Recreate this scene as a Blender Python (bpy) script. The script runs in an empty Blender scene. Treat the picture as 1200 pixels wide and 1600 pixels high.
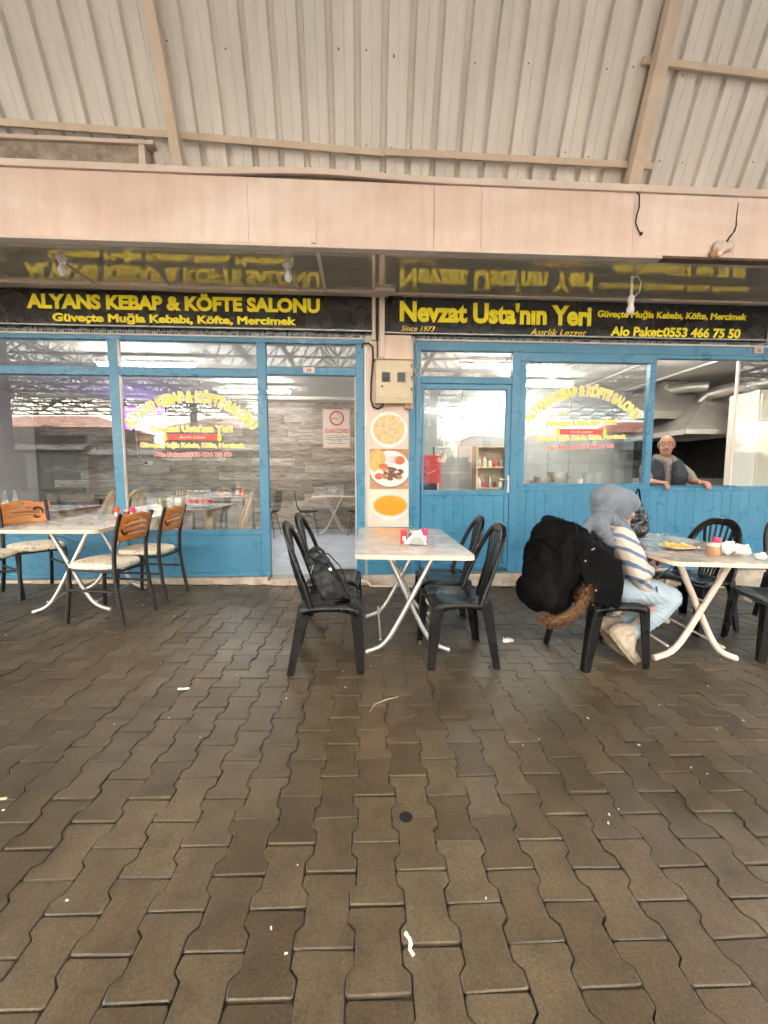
import bpy, bmesh, math, random
from mathutils import Vector, Matrix, Euler, noise
R = math.radians
PI = math.pi
rnd = random.Random(7)
scene = bpy.context.scene
C = scene.collection

# ------------------------------------------------------------------ camera
CAM_H, YAW, PITCH = 1.213, 0.0575, 0.0905
cd = bpy.data.cameras.new('camera')
cd.sensor_fit = 'VERTICAL'
cd.sensor_height = 36.0
cd.lens = 634.0 / 1600.0 * 36.0
cd.clip_start = 0.05
cd.clip_end = 1500.0
cam = bpy.data.objects.new('camera', cd)
C.objects.link(cam)
fwd = Vector((math.sin(YAW) * math.cos(PITCH), math.cos(YAW) * math.cos(PITCH), -math.sin(PITCH)))
rgt = Vector((math.cos(YAW), -math.sin(YAW), 0.0))
upv = rgt.cross(fwd)
cam.matrix_world = Matrix(((rgt.x, upv.x, -fwd.x, 0.0), (rgt.y, upv.y, -fwd.y, 0.0), (rgt.z, upv.z, -fwd.z, CAM_H), (0, 0, 0, 1)))
scene.camera = cam

# ------------------------------------------------------------------ sky, sun, exposure
SUN_EL, SUN_AZ = 42.0, 205.0      # azimuth clockwise from +Y: behind the photographer, high over the hall
world = bpy.data.worlds.new('World')
scene.world = world
world.use_nodes = True
wn = world.node_tree.nodes
wn.clear()
sky = wn.new('ShaderNodeTexSky')
sky.sky_type = 'NISHITA'
sky.sun_disc = False
sky.sun_elevation = R(SUN_EL)
sky.sun_rotation = R(SUN_AZ)
sky.air_density = 1.2
sky.dust_density = 4.0
sky.ozone_density = 1.0
bg = wn.new('ShaderNodeBackground')
bg.inputs['Strength'].default_value = 0.15
wo = wn.new('ShaderNodeOutputWorld')
world.node_tree.links.new(sky.outputs[0], bg.inputs[0])
world.node_tree.links.new(bg.outputs[0], wo.inputs[0])
sl = bpy.data.lights.new('sun', 'SUN')
sl.energy = 1.5
sl.angle = R(12)
sl.color = (1.0, 0.94, 0.86)
so = bpy.data.objects.new('sun', sl)
C.objects.link(so)
sd = Vector((math.sin(R(SUN_AZ)) * math.cos(R(SUN_EL)), math.cos(R(SUN_AZ)) * math.cos(R(SUN_EL)), math.sin(R(SUN_EL))))
so.rotation_euler = sd.to_track_quat('Z', 'Y').to_euler()
so.location = sd * 40
vs = scene.view_settings
vs.view_transform = 'Standard'
vs.look = 'None'
vs.gamma = 1.0
vs.use_curve_mapping = False
vs.exposure = 4.45
scene.cycles.max_bounces = 10
scene.cycles.diffuse_bounces = 5
scene.cycles.glossy_bounces = 5
scene.cycles.transparent_max_bounces = 16
scene.cycles.sample_clamp_indirect = 8.0
scene.cycles.use_denoising = True

# ------------------------------------------------------------------ helpers
GK = 0.0212                      # the paving falls gently to the right


def gz(x):
    return -GK * max(-9.0, min(9.0, x))


class MB:
    def __init__(self):
        self.v = []
        self.f = []

    def add(self, vs, fs):
        o = len(self.v)
        self.v.extend([tuple(p) for p in vs])
        self.f.extend([tuple(i + o for i in q) for q in fs])
        return self

    def box(self, x0, x1, y0, y1, z0, z1):
        return self.add([(x0, y0, z0), (x1, y0, z0), (x1, y1, z0), (x0, y1, z0), (x0, y0, z1), (x1, y0, z1), (x1, y1, z1), (x0, y1, z1)],
                        [(0, 3, 2, 1), (4, 5, 6, 7), (0, 1, 5, 4), (1, 2, 6, 5), (2, 3, 7, 6), (3, 0, 4, 7)])

    def hexa(self, lo, hi):      # two quads, bottom and top, both counter-clockwise seen from above
        return self.add(list(lo) + list(hi), [(3, 2, 1, 0), (4, 5, 6, 7), (0, 1, 5, 4), (1, 2, 6, 5), (2, 3, 7, 6), (3, 0, 4, 7)])

    def bar(self, a, b, w, t, up=(0, 0, 1)):   # rectangular bar from a to b
        a, b = Vector(a), Vector(b)
        d = (b - a).normalized()
        s = d.cross(Vector(up))
        if s.length < 1e-4:
            s = d.cross(Vector((1, 0, 0)))
        s.normalize()
        u = s.cross(d)
        lo = [a - s * w / 2 - u * t / 2, a + s * w / 2 - u * t / 2, a + s * w / 2 + u * t / 2, a - s * w / 2 + u * t / 2]
        hi = [p + (b - a) for p in lo]
        return self.add(lo + hi, [(0, 1, 2, 3), (7, 6, 5, 4), (4, 5, 1, 0), (5, 6, 2, 1), (6, 7, 3, 2), (7, 4, 0, 3)])

    def tube(self, pts, r, n=10, cap=True, flat=1.0):
        pts = [Vector(p) for p in pts]
        k = len(pts)
        rr = r if isinstance(r, (list, tuple)) else [r] * k
        tang = []
        for i in range(k):
            tang.append((pts[min(i + 1, k - 1)] - pts[max(i - 1, 0)]).normalized())
        t0 = tang[0]
        ref = Vector((0, 0, 1)) if abs(t0.z) < 0.9 else Vector((1, 0, 0))
        s = t0.cross(ref).normalized()
        vs = []
        for i in range(k):
            t = tang[i]
            s = (s - t * s.dot(t)).normalized()
            u = t.cross(s)
            for j in range(n):
                a = 2 * PI * j / n
                vs.append(pts[i] + (s * math.cos(a) + u * math.sin(a) * flat) * rr[i])
        fs = []
        for i in range(k - 1):
            for j in range(n):
                a, b = i * n + j, i * n + (j + 1) % n
                fs.append((a, b, b + n, a + n))
        if cap:
            fs.append(tuple(range(n - 1, -1, -1)))
            fs.append(tuple((k - 1) * n + j for j in range(n)))
        return self.add(vs, fs)

    def lathe(self, prof, n=20, c=(0, 0, 0), axis='Z', sx=1.0, sy=1.0):   # profile of (radius, height)
        vs = []
        for (r, z) in prof:
            for j in range(n):
                a = 2 * PI * j / n
                p = (r * math.cos(a) * sx, r * math.sin(a) * sy, z)
                if axis == 'X':
                    p = (z, p[0], p[1])
                elif axis == 'Y':
                    p = (p[0], -z, p[1])
                vs.append((p[0] + c[0], p[1] + c[1], p[2] + c[2]))
        fs = []
        k = len(prof)
        for i in range(k - 1):
            for j in range(n):
                a, b = i * n + j, i * n + (j + 1) % n
                fs.append((a, b, b + n, a + n))
        fs.append(tuple(range(n - 1, -1, -1)))
        fs.append(tuple((k - 1) * n + j for j in range(n)))
        return self.add(vs, fs)

    def prism(self, out, z0, z1, m=None):      # outline of (x, y), counter-clockwise
        n = len(out)
        vs = [(x, y, z0) for x, y in out] + [(x, y, z1) for x, y in out]
        if m is not None:
            vs = [m @ Vector(p) for p in vs]
        fs = [tuple(range(n - 1, -1, -1)), tuple(range(n, 2 * n))]
        for i in range(n):
            j = (i + 1) % n
            fs.append((i, j, j + n, i + n))
        return self.add(vs, fs)

    def ball(self, c, r, n=12, m=8, rot=None):
        r = r if isinstance(r, (list, tuple)) else (r, r, r)
        vs = []
        for i in range(m + 1):
            t = PI * (i + 0.02 if i == 0 else (i - 0.02 if i == m else i)) / m
            for j in range(n):
                a = 2 * PI * j / n
                p = Vector((math.sin(t) * math.cos(a) * r[0], math.sin(t) * math.sin(a) * r[1], -math.cos(t) * r[2]))
                if rot is not None:
                    p = rot @ p
                vs.append(p + Vector(c))
        fs = []
        for i in range(m):
            for j in range(n):
                a, b = i * n + j, i * n + (j + 1) % n
                fs.append((a, b, b + n, a + n))
        fs.append(tuple(range(n - 1, -1, -1)))
        fs.append(tuple(m * n + j for j in range(n)))
        return self.add(vs, fs)

    def cap(self, a, ra, b, rb, n=12):         # tapered capsule
        a, b = Vector(a), Vector(b)
        d = b - a
        L = max(d.length, 1e-5)
        q = d.to_track_quat('Z', 'Y')
        vs = []
        prof = []
        for i in range(5):
            t = PI / 2 * (i / 4 * 0.97 + 0.03)
            prof.append((ra * math.sin(t), -ra * math.cos(t)))
        for i in range(5):
            t = PI / 2 * i / 4 * 0.97
            prof.append((rb * math.cos(t), L + rb * math.sin(t)))
        for (r, z) in prof:
            for j in range(n):
                an = 2 * PI * j / n
                vs.append(q @ Vector((r * math.cos(an), r * math.sin(an), z)) + a)
        fs = []
        k = len(prof)
        for i in range(k - 1):
            for j in range(n):
                p, s = i * n + j, i * n + (j + 1) % n
                fs.append((p, s, s + n, p + n))
        fs.append(tuple(range(n - 1, -1, -1)))
        fs.append(tuple((k - 1) * n + j for j in range(n)))
        return self.add(vs, fs)

    def chain(self, pts, rr, n=12):
        for i in range(len(pts) - 1):
            self.cap(pts[i], rr[i], pts[i + 1], rr[i + 1], n)
        return self

    def grid(self, fn, nu, nv, closed_u=False):
        vs = [fn(i / nu, j / nv) for j in range(nv + 1) for i in range(nu + 1)]
        fs = []
        w = nu + 1
        for j in range(nv):
            for i in range(nu):
                fs.append((j * w + i, j * w + i + 1, (j + 1) * w + i + 1, (j + 1) * w + i))
        return self.add(vs, fs)

    def xf(self, m):
        self.v = [tuple(m @ Vector(p)) for p in self.v]
        return self

    def mesh(self, name, smooth=None):
        me = bpy.data.meshes.new(name)
        me.from_pydata(self.v, [], self.f)
        me.validate()
        if smooth:
            me.shade_smooth()
            me.set_sharp_from_angle(angle=R(smooth))
        return me

    def build(self, name, mat, parent=None, smooth=None, bevel=0, seg=2, loc=None):
        return obj(name, self.mesh(name, smooth), mat, parent, bevel, seg, loc)


def obj(name, me, mat, parent=None, bevel=0, seg=2, loc=None):
    o = bpy.data.objects.new(name, me)
    C.objects.link(o)
    if mat is not None and not me.materials:
        me.materials.append(mat)
    if parent is not None:
        o.parent = parent
    if bevel:
        b = o.modifiers.new('bevel', 'BEVEL')
        b.width = bevel
        b.segments = seg
        b.limit_method = 'ANGLE'
        b.angle_limit = R(40)
        b.harden_normals = False
    if loc is not None:
        o.location = loc
    return o


def tag(o, label=None, cat=None, group=None, kind=None):
    if label:
        o['label'] = label
    if cat:
        o['category'] = cat
    if group:
        o['group'] = group
    if kind:
        o['kind'] = kind
    return o


def thing(name, label, cat, loc=(0, 0, 0), rz=0.0, group=None):
    o = bpy.data.objects.new(name, None)
    o.empty_display_size = 0.1
    C.objects.link(o)
    o.location = loc
    o.rotation_euler = (0, 0, rz)
    return tag(o, label, cat, group)


def copy_tree(o, parent=None):
    c = o.copy()
    C.objects.link(c)
    c.parent = parent
    for ch in list(o.children):
        copy_tree(ch, c)
    return c


def dup(root, loc, rz, label, group=None):
    r = copy_tree(root)
    r.location = loc
    r.rotation_euler = (root.rotation_euler[0], root.rotation_euler[1], rz)
    r['label'] = label
    if group:
        r['group'] = group
    return r


def baked(o, mods):
    """apply the modifiers that mods(o) adds and keep the plain mesh"""
    mods(o)
    dg = bpy.context.evaluated_depsgraph_get()
    me = bpy.data.meshes.new_from_object(o.evaluated_get(dg))
    o.modifiers.clear()
    me.name = o.data.name
    o.data = me
    return o


_tex = {}


def clouds(size, kind='CLOUDS'):
    if (size, kind) not in _tex:
        t = bpy.data.textures.new('folds', kind)
        t.noise_scale = size
        if kind == 'MARBLE':
            t.turbulence = 6.0
        _tex[(size, kind)] = t
    return _tex[(size, kind)]


def flesh(name, mb, mat, parent=None, voxel=0.01, smooth=3, disp=None, factor=0.5):
    """primitives fused into one continuous skin"""
    o = obj(name, mb.mesh(name), mat, parent)

    def mods(o):
        r = o.modifiers.new('r', 'REMESH')
        r.mode = 'VOXEL'
        r.voxel_size = voxel
        if smooth:
            s = o.modifiers.new('s', 'SMOOTH')
            s.iterations = smooth
            s.factor = factor
        for dd in (disp or []):
            sz, st = dd[:2]
            d = o.modifiers.new('d', 'DISPLACE')
            d.texture = clouds(sz, dd[2] if len(dd) > 2 else 'CLOUDS')
            d.strength = st
            d.mid_level = 0.5
            d.texture_coords = 'LOCAL'
    baked(o, mods)
    o.data.shade_smooth()
    return o


def ripple(o, d, pitch, amp, warp=2.0, wf=6.0, seed=0.0):
    """cloth folds: ridges across direction d, bent by noise"""
    d = Vector(d).normalized()
    off = Vector((seed, seed * 1.7, seed * .3))
    me = o.data
    nr = [v.normal.copy() for v in me.vertices]
    for v, n in zip(me.vertices, nr):
        p = v.co + off
        ph = 2 * PI * v.co.dot(d) / pitch + warp * noise.noise(p * wf)
        a = 0.4 + 0.9 * noise.noise(p * wf * .6 + Vector((5, 1, 3)))
        v.co += n * amp * max(0, a) * (1 - 2 * abs(math.sin(ph)) ** .7)
    me.update()
    return o


# ------------------------------------------------------------------ materials
M = {}


def srgb(r, g, b):
    def l(c):
        c /= 255.0
        return c / 12.92 if c <= 0.04045 else ((c + 0.055) / 1.055) ** 2.4
    return (l(r), l(g), l(b), 1.0)


class Mat:
    def __init__(self, name, col=(0.8, 0.8, 0.8, 1), rough=0.5, metal=0.0, spec=0.5):
        self.m = bpy.data.materials.new(name)
        self.m.use_nodes = True
        self.t = self.m.node_tree
        self.b = self.t.nodes['Principled BSDF']
        if len(col) == 3:
            col = (*col, 1)
        self.b.inputs['Base Color'].default_value = col
        self.b.inputs['Roughness'].default_value = rough
        self.b.inputs['Metallic'].default_value = metal
        self.b.inputs['Specular IOR Level'].default_value = spec
        self.col = col
        M[name] = self.m

    def n(self, typ, **kw):
        nd = self.t.nodes.new(typ)
        for k, v in kw.items():
            if k in nd.inputs:
                nd.inputs[k].default_value = v
            else:
                setattr(nd, k, v)
        return nd

    def l(self, a, b):
        self.t.links.new(a, b)

    def coord(self, kind='Object', scale=(1, 1, 1)):
        tc = self.n('ShaderNodeTexCoord')
        mp = self.n('ShaderNodeMapping')
        mp.inputs['Scale'].default_value = scale
        self.l(tc.outputs[kind], mp.inputs['Vector'])
        return mp.outputs[0]

    def geo(self, scale=(1, 1, 1)):
        g = self.n('ShaderNodeNewGeometry')
        mp = self.n('ShaderNodeMapping')
        mp.inputs['Scale'].default_value = scale
        self.l(g.outputs['Position'], mp.inputs['Vector'])
        return mp.outputs[0]

    def noise(self, vec, scale, detail=4.0, rough=0.55, dist=0.0):
        nd = self.n('ShaderNodeTexNoise')
        nd.inputs['Scale'].default_value = scale
        nd.inputs['Detail'].default_value = detail
        nd.inputs['Roughness'].default_value = rough
        nd.inputs['Distortion'].default_value = dist
        if vec is not None:
            self.l(vec, nd.inputs['Vector'])
        return nd.outputs[0]

    def ramp(self, fac, stops, interp='LINEAR'):
        r = self.n('ShaderNodeValToRGB')
        cr = r.color_ramp
        cr.interpolation = interp
        while len(cr.elements) < len(stops):
            cr.elements.new(0.5)
        for e, (p, c) in zip(cr.elements, stops):
            e.position = p
            if not isinstance(c, (tuple, list)):
                c = (c, c, c, 1)
            e.color = c if len(c) == 4 else (*c, 1)
        self.l(fac, r.inputs[0])
        return r.outputs[0]

    def mix(self, fac, a, b, blend='MIX'):
        m = self.n('ShaderNodeMix', data_type='RGBA', blend_type=blend)
        for s, v in ((0, fac), (6, a), (7, b)):
            if hasattr(v, 'links') or hasattr(v, 'is_linked'):
                self.l(v, m.inputs[s])
            else:
                if s and len(v) == 3:
                    v = (*v, 1)
                m.inputs[s].default_value = v
        return m.outputs[2]

    def math(self, op, a, b=0.0, c=0.0):
        m = self.n('ShaderNodeMath', operation=op)
        for i, v in enumerate((a, b, c)):
            if hasattr(v, 'is_linked'):
                self.l(v, m.inputs[i])
            else:
                m.inputs[i].default_value = v
        return m.outputs[0]

    def base(self, s):
        self.l(s, self.b.inputs['Base Color'])
        return self

    def rough(self, s):
        self.l(s, self.b.inputs['Roughness'])
        return self

    def bump(self, h, strength=0.3, dist=0.01):
        b = self.n('ShaderNodeBump')
        b.inputs['Strength'].default_value = strength
        b.inputs['Distance'].default_value = dist
        self.l(h, b.inputs['Height'])
        self.l(b.outputs[0], self.b.inputs['Normal'])
        return self


def plain(name, col, rough=0.5, metal=0.0, var=0.12, scale=6.0, bump=0.0, bscale=60.0, spec=0.5):
    """a base colour with faint large-scale wear and fine grain"""
    m = Mat(name, col, rough, metal, spec)
    v = m.geo()
    n1 = m.noise(v, scale, 5.0, 0.6)
    c = Vector(m.col[:3])
    m.base(m.ramp(n1, [(0.3, tuple(c * (1 - var))), (0.7, tuple(min(1, q) for q in (c * (1 + var))))]))
    n2 = m.noise(v, scale * 3.1, 3.0)
    m.rough(m.ramp(n2, [(0.3, max(0.02, rough - 0.06)), (0.7, min(1, rough + 0.08))]))
    if bump:
        m.bump(m.noise(v, bscale, 3.0), bump, 0.004)
    return m


def make_materials():
    # floor pavers: brown concrete, each stone a little different, worn and damp-stained
    m = Mat('paver', rough=0.62, spec=0.45)
    g = m.n('ShaderNodeNewGeometry')
    oi = m.n('ShaderNodeObjectInfo')
    per = m.math('FRACT', m.math('ADD', g.outputs['Random Per Island'], oi.outputs['Random']))
    v = m.geo()
    tone = m.ramp(per, [(0.0, (0.088, 0.062, 0.034)), (0.35, (0.110, 0.079, 0.044)), (0.7, (0.120, 0.087, 0.049)), (1.0, (0.140, 0.102, 0.058))])
    big = m.noise(v, 0.9, 4.0, 0.6)
    c = m.mix(1.0, tone, m.ramp(big, [(0.3, (0.52, 0.52, 0.52)), (0.75, (0.98, 0.96, 0.92))]), 'MULTIPLY')
    mid = m.noise(v, 9.0, 6.0, 0.65)
    c = m.mix(1.0, c, m.ramp(mid, [(0.25, (0.62, 0.61, 0.60)), (0.5, (1.0, 1.0, 1.0)), (0.8, (1.35, 1.32, 1.28))]), 'MULTIPLY')
    gr = m.noise(v, 130.0, 3.0, 0.75)
    c = m.mix(1.0, c, m.ramp(gr, [(0.3, (0.66, 0.66, 0.66)), (0.5, (1.0, 1.0, 1.0)), (0.72, (1.42, 1.40, 1.36))]), 'MULTIPLY')
    fine = m.noise(v, 420.0, 2.0, 0.7)
    c = m.mix(1.0, c, m.ramp(fine, [(0.28, (0.55, 0.55, 0.55)), (0.55, (1.0, 1.0, 1.0)), (0.78, (1.5, 1.45, 1.38))]), 'MULTIPLY')
    m.base(c)
    m.rough(m.ramp(m.noise(v, 1.7, 5.0, 0.65), [(0.32, 0.27), (0.7, 0.58)]))
    m.bump(m.mix(0.45, m.noise(v, 260.0, 3.0, 0.7), m.noise(v, 28.0, 4.0, 0.6)), 0.25, 0.004)
    m = Mat('joint', (0.022, 0.016, 0.011, 1), 0.95, spec=0.2)
    v = m.geo()
    m.base(m.ramp(m.noise(v, 60.0, 4.0), [(0.3, (0.014, 0.010, 0.007)), (0.75, (0.06, 0.046, 0.03))]))
    # painted peach plaster / sheet fascia with patches, stains and a filled crack
    m = Mat('peach', rough=0.55)
    v = m.geo((0.5, 1.0, 1.1))
    n1 = m.noise(v, 1.6, 5.0, 0.6, 0.4)
    c = m.ramp(n1, [(0.3, (0.62, 0.46, 0.37)), (0.48, (0.68, 0.53, 0.44)), (0.62, (0.74, 0.62, 0.54)), (0.75, (0.67, 0.49, 0.39))])
    v2 = m.geo((5.0, 1.0, 0.7))
    c = m.mix(1.0, c, m.ramp(m.noise(v2, 2.2, 4.0, 0.6), [(0.35, (0.93, 0.90, 0.88)), (0.6, (1, 1, 1))]), 'MULTIPLY')
    v3 = m.geo()
    c = m.mix(m.ramp(m.noise(v3, 14.0, 6.0, 0.7), [(0.66, 0.0), (0.8, 0.28)]), c, (0.42, 0.31, 0.25))
    m.base(c)
    m.rough(m.ramp(n1, [(0.3, 0.45), (0.7, 0.7)]))
    m.bump(m.noise(v3, 7.0, 5.0, 0.6), 0.12, 0.01)
    plain('trim_white', (0.60, 0.49, 0.41, 1), 0.4, var=0.08, scale=3.0)
    plain('beam_cream', (0.62, 0.50, 0.38, 1), 0.5, var=0.12, scale=4.0)
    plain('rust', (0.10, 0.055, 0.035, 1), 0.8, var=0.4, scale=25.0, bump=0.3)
    m = Mat('concrete', rough=0.9)
    v = m.geo()
    m.base(m.ramp(m.noise(v, 9.0, 7.0, 0.7), [(0.3, (0.16, 0.12, 0.09)), (0.5, (0.30, 0.24, 0.19)), (0.7, (0.42, 0.35, 0.28))]))
    m.bump(m.noise(v, 40.0, 5.0, 0.7), 0.6, 0.01)
    m = Mat('kerb', rough=0.85)
    v = m.geo()
    m.base(m.ramp(m.noise(v, 6.0, 7.0, 0.7), [(0.3, (0.20, 0.15, 0.11)), (0.5, (0.42, 0.35, 0.28)), (0.7, (0.58, 0.50, 0.42))]))
    m.bump(m.noise(v, 30.0, 5.0, 0.7), 0.5, 0.01)
    # galvanised steel sheet of the roof cladding
    m = Mat('sheet_metal', rough=0.42, metal=0.0)
    v = m.geo((2.5, 1.0, 0.35))
    n = m.noise(v, 2.0, 5.0, 0.6)
    c = m.ramp(n, [(0.3, (0.60, 0.565, 0.51)), (0.7, (0.72, 0.68, 0.62))])
    v2 = m.geo()
    c = m.mix(m.ramp(m.noise(v2, 90.0, 3.0, 0.6), [(0.45, 0.0), (0.75, 0.25)]), c, (0.78, 0.74, 0.68))
    m.base(c)
    m.rough(m.ramp(m.noise(v2, 5.0, 4.0), [(0.3, 0.36), (0.7, 0.55)]))
    # blue paint, aluminium joinery
    m = Mat('blue', rough=0.3)
    v = m.geo()
    c = m.ramp(m.noise(m.geo((3.0, 1.0, 0.6)), 1.4, 5.0, 0.6), [(0.3, (0.034, 0.160, 0.270)), (0.7, (0.046, 0.198, 0.325))])
    c = m.mix(m.ramp(m.noise(v, 26.0, 5.0, 0.7), [(0.66, 0.0), (0.82, 0.5)]), c, (0.085, 0.235, 0.32))
    c = m.mix(m.ramp(m.noise(m.geo((9.0, 1.0, 1.2)), 5.0, 6.0, 0.75), [(0.60, 0.0), (0.72, 0.16)]), c, (0.030, 0.115, 0.19))
    c = m.mix(m.ramp(m.noise(v, 70.0, 3.0, 0.6), [(0.73, 0.0), (0.78, 0.55)]), c, (0.20, 0.30, 0.36))
    m.base(c)
    m.rough(m.ramp(m.noise(v, 6.0, 4.0), [(0.3, 0.22), (0.7, 0.42)]))
    m.bump(m.noise(v, 240.0, 2.0), 0.05, 0.002)
    # window glass: a pane that reflects the open hall and lets the room show through
    m = Mat('glass')
    ge = m.n('ShaderNodeNewGeometry')
    dp = m.n('ShaderNodeVectorMath', operation='DOT_PRODUCT')
    m.l(ge.outputs['Incoming'], dp.inputs[0])
    m.l(ge.outputs['Normal'], dp.inputs[1])
    away = m.math('SUBTRACT', 1.0, m.math('ABSOLUTE', dp.outputs['Value']))
    fac = m.math('MULTIPLY_ADD', m.math('POWER', away, 5.0), 0.9, 0.036)      # Schlick reflectance of each face of the pane
    tr = m.n('ShaderNodeBsdfTransparent')
    tr.inputs[0].default_value = (0.93, 0.95, 0.94, 1)
    gl = m.n('ShaderNodeBsdfGlossy')
    gl.inputs[0].default_value = (1, 1, 1, 1)
    gl.inputs['Roughness'].default_value = 0.004
    mx = m.n('ShaderNodeMixShader')
    m.l(fac, mx.inputs[0])
    m.l(tr.outputs[0], mx.inputs[1])
    m.l(gl.outputs[0], mx.inputs[2])
    m.l(mx.outputs[0], m.t.nodes['Material Output'].inputs[0])
    # clear plastic of boxes and bottles
    m = Mat('clear_plastic')
    tr = m.n('ShaderNodeBsdfTransparent')
    tr.inputs[0].default_value = (0.88, 0.90, 0.91, 1)
    gl = m.n('ShaderNodeBsdfGlossy')
    gl.inputs['Roughness'].default_value = 0.08
    df = m.n('ShaderNodeBsdfDiffuse')
    df.inputs[0].default_value = (0.45, 0.47, 0.48, 1)
    m1 = m.n('ShaderNodeMixShader')
    m1.inputs[0].default_value = 0.5
    m.l(gl.outputs[0], m1.inputs[1])
    m.l(df.outputs[0], m1.inputs[2])
    mx = m.n('ShaderNodeMixShader')
    mx.inputs[0].default_value = 0.17
    m.l(tr.outputs[0], mx.inputs[1])
    m.l(m1.outputs[0], mx.inputs[2])
    m.l(mx.outputs[0], m.t.nodes['Material Output'].inputs[0])
    # mirror-like dark soffit panels
    m = Mat('soffit', (0.055, 0.05, 0.035, 1), 0.08, 0.5, 1.0)
    v = m.geo((1.0, 4.0, 1.0))
    m.base(m.ramp(m.noise(v, 2.0, 4.0), [(0.3, (0.54, 0.48, 0.385)), (0.7, (0.64, 0.575, 0.465))]))
    m.b.inputs['IOR'].default_value = 1.9
    m.rough(m.ramp(m.noise(m.geo(), 5.0, 4.0), [(0.3, 0.05), (0.7, 0.09)]))
    # black sign vinyl
    m = Mat('sign_black', rough=0.28)
    v = m.geo()
    c = m.ramp(m.noise(m.geo((1.5, 1, 0.8)), 2.0, 5.0, 0.65), [(0.35, (0.0055, 0.0042, 0.0034)), (0.75, (0.019, 0.014, 0.0105))])
    c = m.mix(m.ramp(m.noise(v, 160.0, 2.0, 0.5), [(0.72, 0.0), (0.78, 0.5)]), c, (0.28, 0.24, 0.2))
    m.base(c)
    m.rough(m.ramp(m.noise(v, 8.0, 5.0), [(0.3, 0.16), (0.7, 0.36)]))
    plain('yellow', (0.95, 0.80, 0.02, 1), 0.38, var=0.06, scale=5.0)
    plain('yellow_pale', (0.84, 0.62, 0.06, 1), 0.4, var=0.05)
    plain('red', (0.62, 0.035, 0.03, 1), 0.35, var=0.1)
    plain('red_print', (0.66, 0.07, 0.05, 1), 0.45, var=0.1)
    plain('magenta', (0.60, 0.02, 0.10, 1), 0.35, var=0.1)
    plain('white', (0.66, 0.63, 0.59, 1), 0.45, var=0.05)
    plain('paper', (0.66, 0.60, 0.53, 1), 0.8, var=0.06, scale=20.0)
    plain('poster_pink', (0.56, 0.45, 0.39, 1), 0.5, var=0.05)
    plain('ink', (0.10, 0.08, 0.08, 1), 0.6, var=0.1)
    m = Mat('mosaic', rough=0.25)
    v = m.geo()
    br = m.n('ShaderNodeTexBrick')
    mp = m.n('ShaderNodeMapping')
    mp.inputs['Rotation'].default_value = (R(90), 0, 0)
    m.l(v, mp.inputs['Vector'])
    m.l(mp.outputs[0], br.inputs['Vector'])
    br.offset = 0.0
    br.inputs['Scale'].default_value = 1.0
    br.inputs['Brick Width'].default_value = 0.026
    br.inputs['Row Height'].default_value = 0.026
    br.inputs['Mortar Size'].default_value = 0.002
    br.inputs['Bias'].default_value = -0.15
    br.inputs['Color1'].default_value = (0.02, 0.025, 0.03, 1)
    br.inputs['Color2'].default_value = (0.20, 0.29, 0.34, 1)
    br.inputs['Mortar'].default_value = (0.30, 0.31, 0.30, 1)
    m.base(br.outputs[0])
    # metals and plastics
    plain('tube_steel', (0.58, 0.54, 0.49, 1), 0.36, 0.8, var=0.04, scale=2.0)
    plain('stainless', (0.50, 0.47, 0.43, 1), 0.32, 0.85, var=0.05, scale=1.0)
    plain('stainless_dull', (0.40, 0.38, 0.34, 1), 0.42, 0.7, var=0.2, scale=3.0)
    plain('soot', (0.012, 0.010, 0.0085, 1), 0.7, var=0.4, scale=8.0)
    plain('dark_brown_tube', (0.009, 0.0052, 0.004, 1), 0.35, var=0.2, scale=20.0)
    m = Mat('black_plastic', rough=0.28, spec=0.32)
    v = m.geo()
    m.base(m.ramp(m.noise(v, 12.0, 5.0, 0.65), [(0.35, (0.0042, 0.0034, 0.003)), (0.75, (0.0075, 0.006, 0.005))]))
    m.rough(m.ramp(m.noise(v, 5.0, 3.0, 0.5), [(0.3, 0.24), (0.7, 0.34)]))
    plain('tan_plastic', (0.42, 0.27, 0.12, 1), 0.35, var=0.1)
    plain('black_wire', (0.005, 0.005, 0.0055, 1), 0.35, var=0.1)
    # orange beech backrest
    m = Mat('chair_wood', rough=0.32)
    v = m.coord('Object', (1.0, 1.0, 9.0))
    n = m.noise(v, 9.0, 6.0, 0.6, 0.6)
    m.base(m.ramp(n, [(0.3, (0.40, 0.125, 0.022)), (0.55, (0.54, 0.19, 0.036)), (0.8, (0.64, 0.26, 0.06))]))
    # cream seat vinyl printed with rings and blots
    m = Mat('seat_print', rough=0.5)
    v = m.coord('Object')
    vo = m.n('ShaderNodeTexVoronoi')
    vo.inputs['Scale'].default_value = 22.0
    vo.inputs['Randomness'].default_value = 1.0
    m.l(v, vo.inputs['Vector'])
    d = vo.outputs['Distance']
    pick = m.n('ShaderNodeSeparateColor')
    m.l(vo.outputs['Color'], pick.inputs[0])
    ring = m.ramp(d, [(0.0, 0.0), (0.27, 0.0), (0.30, 1.0), (0.36, 1.0), (0.39, 0.0)])
    blot = m.ramp(d, [(0.0, 1.0), (0.22, 1.0), (0.27, 0.0)])
    isr = m.ramp(pick.outputs[0], [(0.0, 1.0), (0.42, 1.0), (0.43, 0.0)], 'CONSTANT')
    isb = m.ramp(pick.outputs[1], [(0.0, 0.0), (0.62, 1.0)], 'CONSTANT')
    f1 = m.math('MULTIPLY', ring, isr)
    f2 = m.math('MULTIPLY', blot, isb)
    ink = m.math('MINIMUM', m.math('ADD', f1, f2), 0.9)
    m.base(m.mix(ink, (0.72, 0.62, 0.47), (0.06, 0.045, 0.035)))
    # marbled laminate table tops
    m = Mat('marble', rough=0.12, spec=0.5)
    v = m.coord('Object', (1.0, 1.0, 1.0))
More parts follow.
